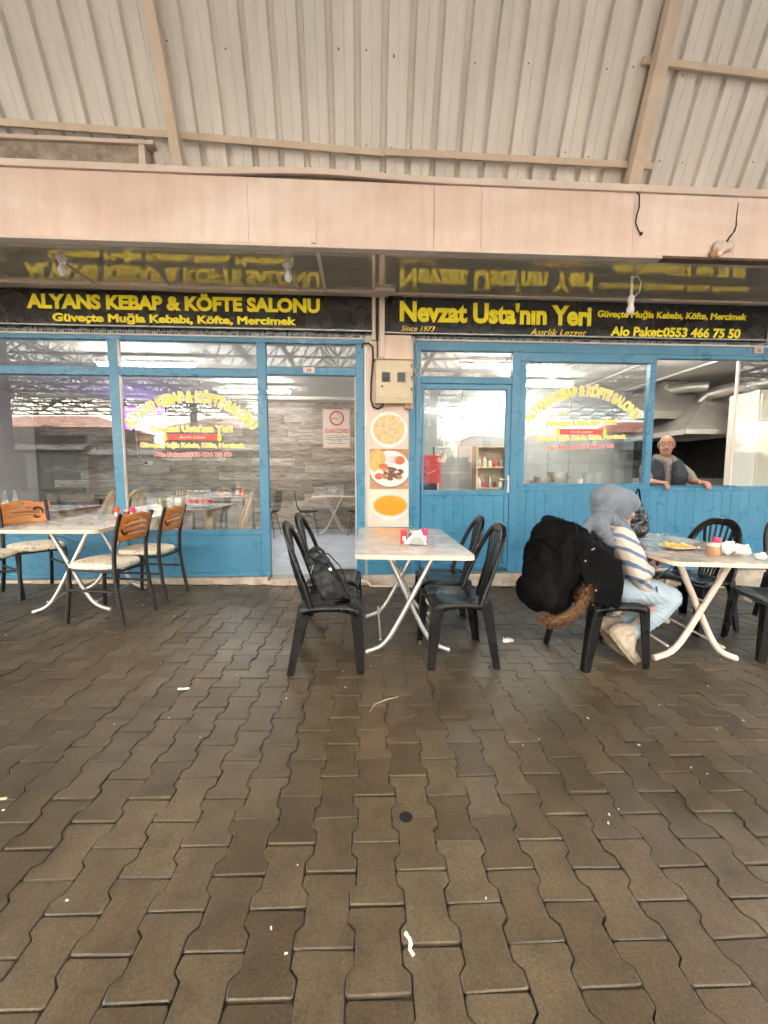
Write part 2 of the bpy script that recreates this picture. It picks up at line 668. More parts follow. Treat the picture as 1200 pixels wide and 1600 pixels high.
    n = m.noise(v, 3.2, 8.0, 0.65, 1.6)
    vein = m.ramp(n, [(0.40, 0.0), (0.485, 1.0), (0.51, 1.0), (0.58, 0.0)])
    c = m.mix(m.math('MULTIPLY', vein, 0.45), (0.55, 0.51, 0.46), (0.24, 0.215, 0.185))
    c = m.mix(1.0, c, m.ramp(m.noise(v, 2.0, 3.0), [(0.3, (0.9, 0.9, 0.9)), (0.7, (1.05, 1.04, 1.02))]), 'MULTIPLY')
    m.base(c)
    m = Mat('marble_brown', rough=0.12, spec=0.5)
    v = m.coord('Object')
    n = m.noise(v, 4.0, 8.0, 0.68, 1.4)
    c = m.ramp(n, [(0.3, (0.62, 0.57, 0.50)), (0.48, (0.50, 0.43, 0.35)), (0.56, (0.31, 0.25, 0.19)), (0.66, (0.56, 0.49, 0.41))])
    m.base(c)
    plain('edge_band', (0.68, 0.52, 0.38, 1), 0.4, var=0.06)
    m = Mat('table_wood', rough=0.4)
    v = m.coord('Object', (1.0, 6.0, 6.0))
    m.base(m.ramp(m.noise(v, 5.0, 5.0, 0.6), [(0.3, (0.10, 0.05, 0.028)), (0.7, (0.22, 0.12, 0.07))]))
    plain('table_grey', (0.42, 0.42, 0.43, 1), 0.25, var=0.08)
    # wood-grain wall tiles
    m = Mat('wall_plank', rough=0.55)
    oi = m.n('ShaderNodeObjectInfo')
    ad = m.n('ShaderNodeVectorMath', operation='ADD')
    cb = m.n('ShaderNodeCombineXYZ')
    m.l(m.math('MULTIPLY', oi.outputs['Random'], 37.0), cb.inputs[2])
    m.l(m.geo((1.0, 1.0, 7.0)), ad.inputs[0])
    m.l(cb.outputs[0], ad.inputs[1])
    n = m.noise(ad.outputs[0], 3.2, 7.0, 0.66, 0.7)
    c = m.ramp(n, [(0.28, (0.10, 0.082, 0.066)), (0.45, (0.25, 0.215, 0.18)), (0.6, (0.37, 0.33, 0.29)), (0.78, (0.54, 0.50, 0.45))])
    c = m.mix(1.0, c, m.ramp(oi.outputs['Random'], [(0.0, (0.60, 0.58, 0.56)), (0.5, (0.98, 0.95, 0.92)), (1.0, (1.32, 1.33, 1.34))]), 'MULTIPLY')
    m.base(c)
    m.bump(n, 0.35, 0.006)
    m = Mat('grout', (0.16, 0.14, 0.125, 1), 0.9)
    # blue-grey floor tiles of the dining room
    m = Mat('floor_tile', rough=0.3)
    v = m.geo((0.6, 2.6, 1.0))
    oi = m.n('ShaderNodeObjectInfo')
    n = m.noise(v, 6.0, 6.0, 0.65, 0.6)
    c = m.ramp(n, [(0.3, (0.38, 0.47, 0.58)), (0.55, (0.58, 0.66, 0.76)), (0.75, (0.72, 0.78, 0.84))])
    c = m.mix(1.0, c, m.ramp(oi.outputs['Random'], [(0, (0.88, 0.88, 0.88)), (1, (1.08, 1.08, 1.08))]), 'MULTIPLY')
    m.base(c)
    plain('ceiling_paint', (0.62, 0.60, 0.56, 1), 0.8, var=0.06, scale=2.0)
    plain('wall_paint', (0.60, 0.57, 0.53, 1), 0.7, var=0.06, scale=2.0)
    plain('wall_tile', (0.34, 0.345, 0.34, 1), 0.2, var=0.05, scale=2.0)
    plain('beige_metal', (0.52, 0.43, 0.29, 1), 0.45, var=0.1, scale=9.0)
    plain('black_rubber', (0.006, 0.0055, 0.0055, 1), 0.6, var=0.2)
    plain('pine_board', (0.55, 0.42, 0.27, 1), 0.5, var=0.12, scale=8.0)
    plain('bread', (0.62, 0.36, 0.13, 1), 0.8, var=0.3, scale=40.0)
    # people
    m = plain('skin', (0.36, 0.165, 0.105, 1), 0.5, var=0.10, scale=30.0)
    m.b.inputs['Subsurface Weight'].default_value = 0.08
    m.b.inputs['Subsurface Radius'].default_value = (0.02, 0.008, 0.004)
    m = plain('skin_pale', (0.44, 0.225, 0.155, 1), 0.5, var=0.10, scale=30.0)
    m.b.inputs['Subsurface Weight'].default_value = 0.08
    m.b.inputs['Subsurface Radius'].default_value = (0.02, 0.008, 0.004)
    plain('scarf_grey', (0.145, 0.165, 0.19, 1), 0.85, var=0.12, scale=14.0, bump=0.2, bscale=300.0)
    plain('denim_pale', (0.29, 0.355, 0.40, 1), 0.85, var=0.10, scale=10.0, bump=0.25, bscale=350.0)
    plain('hoodie_grey', (0.20, 0.18, 0.16, 1), 0.9, var=0.10, scale=20.0, bump=0.25, bscale=300.0)
    plain('vest_navy', (0.010, 0.013, 0.021, 1), 0.5, var=0.2, scale=14.0)
    plain('coat_black', (0.0030, 0.0026, 0.0026, 1), 0.75, var=0.2, scale=14.0, bump=0.2, bscale=200.0, spec=0.10)
    plain('bag_black', (0.004, 0.0038, 0.0038, 1), 0.55, var=0.3, scale=20.0)
    plain('bag_film', (0.006, 0.0055, 0.005, 1), 0.25, var=0.3, scale=10.0)
    plain('fur', (0.12, 0.056, 0.02, 1), 0.9, var=0.7, scale=60.0)
    plain('shoe', (0.34, 0.27, 0.20, 1), 0.8, var=0.3, scale=25.0)
    plain('grey_hair', (0.16, 0.14, 0.125, 1), 0.8, var=0.2, scale=60.0)
    plain('stripe_blue', (0.105, 0.135, 0.235, 1), 0.9)
    plain('sole_tan', (0.20, 0.15, 0.10, 1), 0.8, var=0.3, scale=40.0)
    m = Mat('sweater', rough=0.95)
    v = m.coord('Object')
    dt = m.n('ShaderNodeVectorMath', operation='DOT_PRODUCT')
    m.l(v, dt.inputs[0])
    dt.inputs[1].default_value = (0.42, 0.10, 0.90)
    w = m.math('FRACT', m.math('MULTIPLY', m.math('ADD', dt.outputs['Value'], m.math('MULTIPLY', m.noise(v, 9.0, 2.0), 0.03)), 14.5))
    st = m.ramp(w, [(0.0, 0.0), (0.62, 0.0), (0.65, 1.0), (0.93, 1.0), (0.97, 0.0)])
    m.base(m.mix(st, (0.50, 0.44, 0.365), (0.105, 0.135, 0.235)))
    m.bump(m.noise(v, 220.0, 3.0), 0.3, 0.004)
    # food, small things
    plain('soup', (0.72, 0.27, 0.01, 1), 0.25, var=0.08, scale=30.0)
    plain('fries', (0.75, 0.48, 0.10, 1), 0.6, var=0.2, scale=60.0)
    plain('meat', (0.15, 0.062, 0.032, 1), 0.6, var=0.5, scale=70.0)
    plain('tomato', (0.70, 0.09, 0.03, 1), 0.35, var=0.2, scale=30.0)
    plain('broth', (0.60, 0.42, 0.20, 1), 0.4, var=0.35, scale=26.0)
    plain('sauce', (0.22, 0.035, 0.02, 1), 0.2, var=0.2)
    plain('wood_print', (0.40, 0.20, 0.10, 1), 0.5, var=0.3, scale=20.0)
    m = Mat('foliage', rough=0.6)
    oi = m.n('ShaderNodeNewGeometry')
    m.base(m.ramp(oi.outputs['Random Per Island'], [(0, (0.03, 0.05, 0.015)), (0.5, (0.06, 0.09, 0.025)), (1, (0.11, 0.13, 0.04))]))
    plain('bark', (0.10, 0.075, 0.05, 1), 0.9, var=0.3, scale=15.0)
    plain('asphalt', (0.06, 0.058, 0.055, 1), 0.9, var=0.2, scale=5.0)
    plain('house_wall', (0.55, 0.33, 0.20, 1), 0.85, var=0.1)
    plain('house_cream', (0.62, 0.55, 0.45, 1), 0.85, var=0.1)
    plain('roof_tile', (0.40, 0.14, 0.07, 1), 0.8, var=0.25, scale=8.0)
    plain('dark_glass', (0.03, 0.035, 0.04, 1), 0.1, var=0.1)
    plain('truss_steel', (0.12, 0.115, 0.105, 1), 0.55, 0.2, var=0.2)
    m = Mat('roof_white')                       # fibreglass sheeting that lets part of the daylight through
    v = m.geo()
    c = m.ramp(m.noise(v, 1.5, 4.0), [(0.3, (0.78, 0.76, 0.71)), (0.7, (0.86, 0.84, 0.79))])
    df = m.n('ShaderNodeBsdfDiffuse')
    tl = m.n('ShaderNodeBsdfTranslucent')
    m.l(c, df.inputs[0])
    m.l(c, tl.inputs[0])
    mx = m.n('ShaderNodeMixShader')
    mx.inputs[0].default_value = 0.72
    m.l(df.outputs[0], mx.inputs[1])
    m.l(tl.outputs[0], mx.inputs[2])
    m.l(mx.outputs[0], m.t.nodes['Material Output'].inputs[0])
    for nm, col, st in (('lamp_glow', (1.0, 0.96, 0.90, 1), 7.0), ('screen_violet', (0.16, 0.03, 0.62, 1), 0.5), ('screen_pale', (0.55, 0.45, 0.9, 1), 0.5)):
        m = Mat(nm, col, 0.4)
        m.b.inputs['Emission Color'].default_value = col
        m.b.inputs['Emission Strength'].default_value = st


make_materials()

# ------------------------------------------------------------------ ground and paving
g = MB()
xs = [-300, -60, -9, 9, 60, 300]
ys = [-400, -60, 12, 60]
vv = [(x, y, gz(x) - 0.05) for y in ys for x in xs]
ff = [(j * 6 + i, j * 6 + i + 1, (j + 1) * 6 + i + 1, (j + 1) * 6 + i) for j in range(3) for i in range(5)]
g.add(vv, ff)
tag(g.build('ground', M['asphalt']), kind='structure')

bed = MB()
bed.add([(x, y, gz(x) - 0.0075) for y in (-18.0, 4.44) for x in (-9, 9)], [(0, 1, 3, 2)])
pavement = tag(bed.build('pavement', M['joint']), kind='structure')
PW, PL, PX0, PY0, PROT = 0.1392, 0.2, 0.0375, 0.8402, 0.015


def paver_outline(s):
    a, b = 0.0792, 0.0590        # half width of the ends and of the waist
    y1, y2, e, c = 0.042, 0.062, 0.0972, 0.006
    q = [(a - c, -e), (a, -e + c), (a, -y2), (b, -y1), (b, y1), (a, y2), (a, e - c), (a - c, e)]
    q = [(x - 0.0007, y) for x, y in q]
    full = q + [(-x, -y) for x, y in q]
    return [(x * s, y * s) for x, y in full]


def paver_mesh(seed):
    r = random.Random(seed)
    mb = MB()
    o0 = [(x + r.uniform(-.0012, .0012), y + r.uniform(-.0012, .0012)) for x, y in paver_outline(1.0)]
    n = len(o0)
    o1 = [(x - math.copysign(.0030, x), y - math.copysign(min(.0030, abs(y) * .3), y)) for x, y in o0]
    vs = [(x, y, -0.022) for x, y in o0] + [(x, y, -0.0024) for x, y in o0] + [(x, y, 0.0) for x, y in o1]
    fs = []
    for i in range(n):
        j = (i + 1) % n
        fs += [(i, j, j + n, i + n), (i + n, j + n, j + 2 * n, i + 2 * n)]
    fs.append(tuple(range(2 * n, 3 * n)))
    mb.add(vs, fs)
    return mb


pm = []
for s in range(5):
    mesh = paver_mesh(s).mesh('paving_stone', 25)
    mesh.materials.append(M['paver'])
    pm.append(mesh)
spots = []
for i in range(-46, 48):
    for j in range(-4, 42):
        if (i + j) % 2:
            continue
        a, b = i * PW, (j + 1) * PL / 2
        X = PX0 + a * math.cos(PROT) + b * math.sin(PROT)
        Y = PY0 - a * math.sin(PROT) + b * math.cos(PROT)
        if Y > 4.40 or abs(X) > 6.2:
            continue
        inview = Y > 0.72 and abs(X - Y * 0.0575) < 0.1 + 0.96 * Y
        spots.append((not inview, X * X + Y * Y, X, Y))
spots.sort()
tilt = math.atan(GK)
far = MB()
rp = random.Random(3)
for k, (_, _, X, Y) in enumerate(spots):
    dz = rp.uniform(-0.0028, 0.002) + 0.005 * noise.noise(Vector((X * 1.3, Y * 1.3, 0)))
    e = Euler((rp.uniform(-.014, .014), tilt + rp.uniform(-.014, .014), -PROT + rp.uniform(-.012, .012)))
    loc = Vector((X + rp.uniform(-.0012, .0012), Y + rp.uniform(-.0012, .0012), gz(X) + dz))
    if k < 300:
        o = bpy.data.objects.new('paving_stone', pm[k % 5])
        C.objects.link(o)
        o.parent = pavement
        o.location = loc
        o.rotation_euler = e
    else:
        p = paver_mesh(k)
        far.add([e.to_matrix() @ Vector(q) + loc for q in p.v], p.f)
tag(far.build('distant_paving_stones', M['paver'], pavement, smooth=25), kind='stuff')
# the hall floor behind the photographer carries the same paving, too far off to tell the stones apart
hf = MB()
hf.add([(x, y, gz(x) - 0.006) for y in (-18.0, 0.42) for x in (-9, 9)], [(0, 1, 3, 2)])
tag(hf.build('hall_floor', M['paver']), kind='structure')

# litter
lit = MB()
rl = random.Random(21)
for k in range(80):
    Y = 0.9 + 3.4 * rl.random() ** 0.8
    X = rl.uniform(-0.95, 1.05) * Y
    s = rl.uniform(0.0012, 0.0034) * (0.6 + 0.22 * Y)
    a = rl.uniform(0, PI)
    u, w = Vector((math.cos(a), math.sin(a), 0)) * s * rl.uniform(1.0, 2.4), Vector((-math.sin(a), math.cos(a), 0)) * s
    c = Vector((X, Y, gz(X) + 0.003))
    lit.hexa([c - u - w, c + u - w, c + u + w, c - u + w], [c - u * .8 - w * .8 + Vector((0, 0, .0015)), c + u - w + Vector((0, 0, .003)), c + u + w + Vector((0, 0, .0015)), c - u + w + Vector((0, 0, .003))])
tag(lit.build('litter_specks', M['paper']), 'tiny pale specks of litter strewn over the paving', kind='stuff')


def scrap(name, label, cat, pts, w, mat, h=0.003):
    c = pts[0]
    mb = MB()
    loc = Vector((c[0], c[1], gz(c[0]) + 0.004))
    P = [Vector((x - c[0], y - c[1], gz(x) - gz(c[0]))) for x, y in pts]
    rs = random.Random(len(label))
    for i in range(len(P) - 1):
        d = (P[i + 1] - P[i]).normalized()
        s = Vector((-d.y, d.x, 0))
        a, b = w * rs.uniform(.6, 1.2), w * rs.uniform(.6, 1.2)
        lo = [P[i] - s * a, P[i + 1] - s * b, P[i + 1] + s * b, P[i] + s * a]
        mb.hexa(lo, [q + Vector((0, 0, h * rs.uniform(.6, 2.2))) for q in lo])
    o = mb.build(name, mat, loc=loc)
    return tag(o, label, cat)


scrap('torn_paper', 'white torn scrap of paper on the paving nearest the camera', 'paper', [(0.112, .965), (0.121, .953), (0.124, .940), (0.119, .930), (0.128, .915)], .0048, M['paper'], .005)
scrap('wood_splinter', 'pale straight splinter lying on the paving at far left', 'splinter', [(-1.42, 1.452), (-1.30, 1.462)], .0045, M['pine_board'], .003)
scrap('dry_stalk', 'thin bent dry stalk on the paving before the middle table', 'stalk', [(0.04, 1.98), (0.07, 2.05), (0.13, 2.09), (0.20, 2.12)], .0005, M['pine_board'], .002)
scrap('crumpled_tissue', 'small white crumpled tissue on the paving left of the coat chair', 'tissue', [(1.05, 2.86), (1.08, 2.85), (1.10, 2.87), (1.13, 2.86)], .014, M['paper'], .014)
scrap('cigarette_end', 'white cigarette end on the paving left of the front chairs', 'cigarette end', [(-1.02, 2.22), (-0.96, 2.225)], .006, M['paper'], .006)
gum = MB().lathe([(0.024, 0.0), (0.023, 0.0014), (0.016, 0.0022)], 20)
tag(gum.build('gum_spot', M['black_rubber'], smooth=40, loc=(0.155, 1.335, gz(0.155) + 0.0035)), 'round black trodden gum spot on a paving stone', 'gum')

# ------------------------------------------------------------------ shop block: kerb, floors, walls
kb = MB()
kb.box(-6.6, -1.02, 4.42, 4.60, -0.2, 0.105).box(-1.02, 0.02, 4.40, 4.60, -0.2, 0.062).box(0.02, 3.15, 4.42, 4.60, -0.2, 0.105).box(4.05, 6.6, 4.42, 4.60, -0.2, 0.100)
tag(kb.build('kerb', M['kerb'], bevel=0.008), kind='structure')
bk = MB()
rb = random.Random(5)
for i in range(9):            # broken stretch of kerb under the right-hand window
    x = 3.16 + i * 0.1
    bk.hexa([(x, 4.46 + rb.uniform(-.03, .03), -.2), (x + .1, 4.46 + rb.uniform(-.03, .03), -.2), (x + .1, 4.6, -.2), (x, 4.6, -.2)],
            [(x, 4.48 + rb.uniform(-.02, .02), .06 + rb.uniform(-.03, .03)), (x + .1, 4.48 + rb.uniform(-.02, .02), .06 + rb.uniform(-.03, .03)), (x + .1, 4.6, .09), (x, 4.6, .09)])
tag(bk.build('broken_kerb', M['concrete']), kind='structure')

FLZ, CLZ, WBK, KBK = 0.08, 2.76, 8.60, 7.30
df = tag(MB().box(-6.5, 0.08, 4.60, WBK + .1, -0.1, FLZ - 0.006).build('dining_floor', M['grout']), kind='structure')
for i in range(11):
    for j in range(7):
        x, y = 0.05 - (i + 1) * 0.6, 4.605 + j * 0.6
        MB().box(x + .0025, x + .5975, y + .0025, min(y + .5975, WBK), FLZ - .02, FLZ + rnd.uniform(-.0006, .0006)).build('floor_tile', M['floor_tile'], df)
dc = tag(MB().box(-6.5, 0.08, 4.62, WBK + .1, CLZ, CLZ + .08).build('dining_ceiling', M['ceiling_paint']), kind='structure')
MB().box(-6.5, 0.08, WBK - .35, WBK - .02, CLZ - .06, CLZ).build('cove', M['ceiling_paint'], dc)
dw = tag(MB().box(-6.5, 0.08, WBK, WBK + .12, -0.1, CLZ).build('dining_wall_back', M['grout']), kind='structure')
rw = random.Random(11)
z, row = FLZ + 0.004, 0
while z < CLZ - 0.02:
    x = -6.5 + rw.uniform(0, .9)
    hgt = 0.148
    while x < 0.06:
        L = rw.choice([0.62, 0.92, 0.92, 1.2])
        x1 = min(x + L, 0.07)
        if x1 - x > 0.05:
            mb = MB().box(0.002, x1 - x - .002, -.018 + rw.uniform(-.004, .003), 0.0, 0.002, min(hgt - .002, CLZ - z))
            mb.build('wall_plank', M['wall_plank'], dw, loc=(x, WBK, z))
        x = x1 if L else x
    z += hgt
    row += 1
tag(MB().box(-6.6, -6.5, 4.6, WBK, -.1, CLZ).build('dining_wall_left', M['wall_paint']), kind='structure')
tag(MB().box(0.08, 0.20, 4.90, WBK + .1, -.1, CLZ).box(0.49, 0.60, 4.90, WBK + .1, -.1, CLZ).build('wall_partition', M['wall_paint']), kind='structure')
tag(MB().box(0.60, 6.5, 4.60, KBK, -0.1, FLZ).build('kitchen_floor', M['grout']), kind='structure')
kc = tag(MB().box(0.60, 6.5, 4.62, KBK, CLZ, CLZ + .08).build('kitchen_ceiling', M['ceiling_paint']), kind='structure')
for k in range(3):            # ribbed plastic ceiling boards run away from the window
    MB().box(3.0 + k * 0.9, 3.06 + k * .9, 4.7, KBK - .02, CLZ - .025, CLZ).build('ceiling_batten', M['ceiling_paint'], kc)
kw = tag(MB().box(0.60, 6.5, KBK, KBK + .12, -0.1, CLZ).build('kitchen_wall_back', M['grout']), kind='structure')
for i in range(15):
    for j in range(8):
        x, zz = 0.62 + i * 0.4, FLZ + j * 0.335
        MB().box(x + .002, x + .398, KBK - .01 + rnd.uniform(-.001, .001), KBK + .01, zz + .002, min(zz + .333, CLZ)).build('wall_tile', M['wall_tile'], kw)
tag(MB().box(6.5, 6.6, 4.5, KBK, -.1, CLZ).build('kitchen_wall_right', M['wall_paint']), kind='structure')
tag(MB().box(-6.7, 6.7, 3.62, 9.2, 3.20, 3.34).box(-6.7, 6.7, 4.53, 4.62, 2.64, 3.20).box(-6.7, 6.7, 8.8, 9.2, -.1, 3.2).box(6.6, 6.8, 3.7, 9.2, -.1, 3.2).box(-6.8, -6.6, 3.7, 9.2, -.1, 3.2).build('shop_block', M['wall_paint']), kind='structure')

# ------------------------------------------------------------------ lettering
_dg = None


def text_raw(body, offset=0.0, shear=0.0, space=1.0, heavy=0.0):
    cu = bpy.data.curves.new('t', 'FONT')
    cu.body = body
    cu.size = 1.0
    cu.offset = offset
    cu.shear = shear
    cu.space_character = space
    cu.resolution_u = 4
    cu.extrude = 0.5
    cu.bevel_depth = heavy
    cu.bevel_resolution = 1
    o = bpy.data.objects.new('t', cu)
    C.objects.link(o)
    dg = bpy.context.evaluated_depsgraph_get()
    me = bpy.data.meshes.new_from_object(o.evaluated_get(dg))
    vs = [v.co.copy() for v in me.vertices]
    fs = [tuple(p.vertices) for p in me.polygons]
    bpy.data.objects.remove(o)
    bpy.data.curves.remove(cu)
    bpy.data.meshes.remove(me)
    return vs, fs


CAPH = 0.0
_v, _f = text_raw('H')
CAPH = max(p.y for p in _v) - min(p.y for p in _v)


def lettering(name, body, x0, x1, zb, zt, y, mat, parent, offset=0.0, shear=0.0, slope=0.0, thick=0.002, arc=None, fit_by=None, space=1.0):
    """text in the XZ plane facing -Y: from x0 to x1, baseline zb, cap height up to zt; arc=(radius) bends it upwards"""
    vs, fs = text_raw(body, 0.0, shear, space, offset)
    fx = vs
    if fit_by is not None:       # an outline takes its scale from the letters it surrounds
        fx = text_raw(body, 0.0, shear, space, fit_by)[0]
    mn, mx = min(p.x for p in fx), max(p.x for p in fx)
    e0 = fit_by if fit_by is not None else offset
    kx = (x1 - x0) / (mx - mn)
    kz = (zt - zb) / (CAPH + 2 * e0)
    out = []
    for p in vs:
        X = x0 + (p.x - mn) * kx
        Z = zb + (p.y + e0) * kz
        if arc:
            cx = (x0 + x1) / 2
            a = (X - cx) / arc
            r = arc + (Z - zb)
            X = cx + r * math.sin(a)
            Z = zb - arc + r * math.cos(a)
        out.append((X, y - p.z * thick, Z + slope * (X - x0)))
    mb = MB().add(out, fs)
    return mb.build(name, mat, parent)


# ------------------------------------------------------------------ canopy: fascia, soffit and trim
canopy = thing('canopy', 'long peach painted shop canopy with a dark glossy soffit', 'canopy', (0, 3.55, 3.1))


def part(name, mb, mat, parent, smooth=None, bevel=0, seg=2):
    """build a mesh given in world coordinates under a parent that may be moved (not turned)"""
    L = Vector(parent.location)
    p = parent
    while p.parent is not None:
        p = p.parent
        L += Vector(p.location)
    mb.v = [(q[0] - L.x, q[1] - L.y, q[2] - L.z) for q in mb.v]
    return mb.build(name, mat, parent, smooth, bevel, seg)


for (a, b) in ((-6.4, -3.4), (-3.4, -0.9), (-0.9, 0.62), (0.62, 1.02), (1.02, 2.34), (2.34, 3.26), (3.26, 6.4)):
    part('fascia_panel', MB().box(a + .0015, b - .0015, 3.55, 3.62, 3.095, 3.60), M['peach'], canopy)
part('cap_flashing', MB().box(-6.4, -1.35, 3.53, 3.75, 3.602, 3.655).box(1.0, 6.4, 3.53, 3.75, 3.602, 3.66), M['trim_white'], canopy, bevel=.004)
wv = MB()
for i in range(12):       # the sprung, wavy stretch of flashing
    x0, x1 = -1.35 + i * 2.35 / 12, -1.35 + (i + 1) * 2.35 / 12

    def bow(x):
        t = (x + 1.35) / 2.35
        return 0.035 * math.sin(PI * t) ** 2 * (1 - t) * 1.6
    za, zb = bow(x0), bow(x1)
    wv.hexa([(x0, 3.53, 3.602 + za), (x1, 3.53, 3.602 + zb), (x1, 3.75, 3.602 + zb), (x0, 3.75, 3.602 + za)], [(x0, 3.53, 3.648 + za), (x1, 3.53, 3.648 + zb), (x1, 3.75, 3.648 + zb), (x0, 3.75, 3.648 + za)])
part('sprung_flashing', wv, M['trim_white'], canopy)
part('gap_shade_strip', MB().box(-1.35, 1.0, 3.56, 3.60, 3.60, 3.645), M['rust'], canopy)  # dark strip standing in for the shade in the gap under the flashing
part('lower_trim', MB().box(-6.4, 2.60, 3.525, 3.60, 3.068, 3.094), M['trim_white'], canopy, bevel=.003)
part('rusty_strip', MB().box(2.60, 6.4, 3.528, 3.60, 3.072, 3.093), M['rust'], canopy)
for (a, b) in ((-6.4, -3.36), (-3.36, -0.36), (-0.36, 0.18), (0.18, 2.6), (2.6, 6.4)):
    part('soffit_panel', MB().box(a + .002, b - .002, 3.60, 4.46, 3.105, 3.13), M['soffit'], canopy)
part('back_trim', MB().box(-6.4, -1.90, 4.33, 4.44, 3.080, 3.112), M['trim_white'], canopy, bevel=.003)
part('back_trim', MB().box(-1.90, 0.30, 4.36, 4.45, 3.078, 3.108), M['trim_white'], canopy, bevel=.003)
part('back_trim', MB().box(0.30, 6.4, 4.40, 4.45, 3.092, 3.112), M['trim_white'], canopy, bevel=.003)
part('joint_block', MB().box(0.16, 0.36, 4.28, 4.38, 3.068, 3.104), M['trim_white'], canopy, bevel=.004)
part('cable_trunking', MB().box(-0.392, -0.352, 3.515, 3.552, 3.095, 3.285), M['trim_white'], canopy, bevel=.003)
part('cable_trunking', MB().bar((-0.352, 3.53, 3.092), (-0.352, 4.36, 3.092), .03, .02), M['beam_cream'], canopy)
part('bulb_conduit', MB().bar((-2.634, 3.93, 3.095), (-2.627, 4.34, 3.095), .02, .016), M['beam_cream'], canopy)
part('bulb_conduit', MB().bar((-0.637, 3.92, 3.095), (-0.619, 4.36, 3.095), .02, .016), M['beam_cream'], canopy)
part('hanging_wire', MB().tube([(2.345, 3.545, 3.61), (2.375, 3.54, 3.58), (2.378, 3.54, 3.48), (2.36, 3.54, 3.42), (2.355, 3.542, 3.36), (2.38, 3.54, 3.30), (2.40, 3.54, 3.275)], .005, 6), M['black_rubber'], canopy, smooth=60)
part('wire_hook', MB().ball((2.405, 3.538, 3.27), .014), M['black_rubber'], canopy, smooth=60)
ck = MB()
cr = [(3.27, 3.56), (3.268, 3.50), (3.262, 3.44), (3.265, 3.37), (3.25, 3.32), (3.21, 3.27), (3.17, 3.20)]
for i in range(len(cr) - 1):
    w0, w1 = .0025 + .001 * i, .0035 + .0022 * i
    (xa, za), (xb, zb) = cr[i], cr[i + 1]
    ck.add([(xa - w0, 3.5475, za), (xa + w0, 3.5475, za), (xb + w1, 3.5475, zb), (xb - w1, 3.5475, zb), (xa - w0, 3.556, za), (xa + w0, 3.556, za), (xb + w1, 3.556, zb), (xb - w1, 3.556, zb)], [(0, 3, 2, 1), (4, 5, 6, 7), (0, 1, 5, 4), (2, 3, 7, 6), (1, 2, 6, 5), (3, 0, 4, 7)])
part('crack', ck, M['soot'], canopy)
fo = MB()
for k in range(14):
    fo.ball((3.08 + .16 * rnd.random(), 3.535, 3.10 + .10 * rnd.random()), rnd.uniform(.02, .04), 8, 6)
o = flesh('filler_foam', fo, M['trim_white'], None, .008, 1, [(.03, .02)])
o.parent = canopy
o.location = -Vector(canopy.location)
part('rusty_filler', MB().ball((3.055, 3.53, 3.115), (.035, .02, .03)).ball((3.07, 3.53, 3.15), (.03, .02, .03)), M['wood_print'], canopy, smooth=60)


def bulb(x, y, label):
    t = thing('light_bulb', label, 'light bulb', (x, y, 3.105), 0, 'bulbs under the canopy')
    MB().lathe([(.012, -.045), (.030, -.040), (.030, -.012), (.046, -.008), (.046, 0)], 16).build('holder', M['white'], t, smooth=35)
    MB().lathe([(.006, -.152), (.022, -.146), (.033, -.128), (.037, -.108), (.033, -.088), (.022, -.066), (.018, -.045)], 18).build('bulb', M['white'], t, smooth=50)
    return t


bulb(-2.60, 3.89, 'unlit white bulb in its holder under the canopy at the left')
bulb(-0.645, 3.89, 'unlit white bulb under the canopy near the cable trunking')
t = thing('pendant_lamp', 'unlit bulb on a short stem with a looped white wire, at right', 'lamp', (2.60, 3.92, 3.105))
MB().tube([(0, 0, 0), (0, 0, -.19)], .012, 10).build('stem', M['white'], t, smooth=60)
MB().lathe([(.026, -.26), (.030, -.20), (.022, -.18)], 14).build('socket', M['white'], t, smooth=40)
MB().lathe([(.008, -.355), (.024, -.345), (.034, -.322), (.034, -.300), (.022, -.26)], 16).build('bulb', M['white'], t, smooth=50)
MB().tube([(0, 0, -.01), (.05, -.01, -.005), (.085, -.01, -.06), (.075, -.01, -.14), (.03, -.005, -.19)], .005, 6).build('wire_loop', M['white'], t, smooth=60)

# ------------------------------------------------------------------ sign boards
def sign(name, label, x0, x1, z0, z1):
    t = thing(name, label, 'sign', ((x0 + x1) / 2, 4.44, z0))
    part('board', MB().box(x0, x1, 4.45, 4.52, z0, z1), M['sign_black'], t)
    part('edge_strip', MB().box(x0, x1, 4.440, 4.452, z0, z0 + .012), M['stainless_dull'], t)
    return t


def letters(name, t, *a, **k):
    o = lettering(name, *a, None, **k)
    o.parent = t
    o.location = -Vector(t.location)
    return o


s1 = sign('shop_sign', 'black shop sign with one yellow headline above a smaller yellow line', -6.3, 0.125, 2.725, 3.078)
letters('headline', s1, 'ALYANS KEBAP & KÖFTE SALONU', -3.34, -0.415, 2.885, 3.027, 4.446, M['yellow'], offset=.050, slope=.006)
letters('subline', s1, 'Güveçte Muğla Kebabı, Köfte, Mercimek', -3.10, -0.663, 2.764, 2.845, 4.446, M['yellow'], offset=.044, slope=.004)
s2 = sign('shop_sign', 'black shop sign with large yellow name, menu line and phone number', 0.265, 4.56, 2.712, 3.128)
letters('name_line', s2, "Nevzat Usta'nın Yeri", 0.423, 2.515, 2.837, 3.045, 4.446, M['yellow'], offset=.044, slope=-.004)
tag(letters('since_line', s2, 'Since 1973', 0.438, 0.80, 2.740, 2.792, 4.446, M['yellow_pale'], offset=.012, shear=.35), kind='stuff')
letters('slogan', s2, 'Asırlık Lezzet', 1.835, 2.465, 2.722, 2.790, 4.446, M['yellow_pale'], offset=.004, shear=.3)
letters('menu_line', s2, 'Güveçte Muğla Kebabı, Köfte, Mercimek', 2.582, 4.293, 2.927, 2.997, 4.446, M['yellow'], offset=.034, shear=.10)
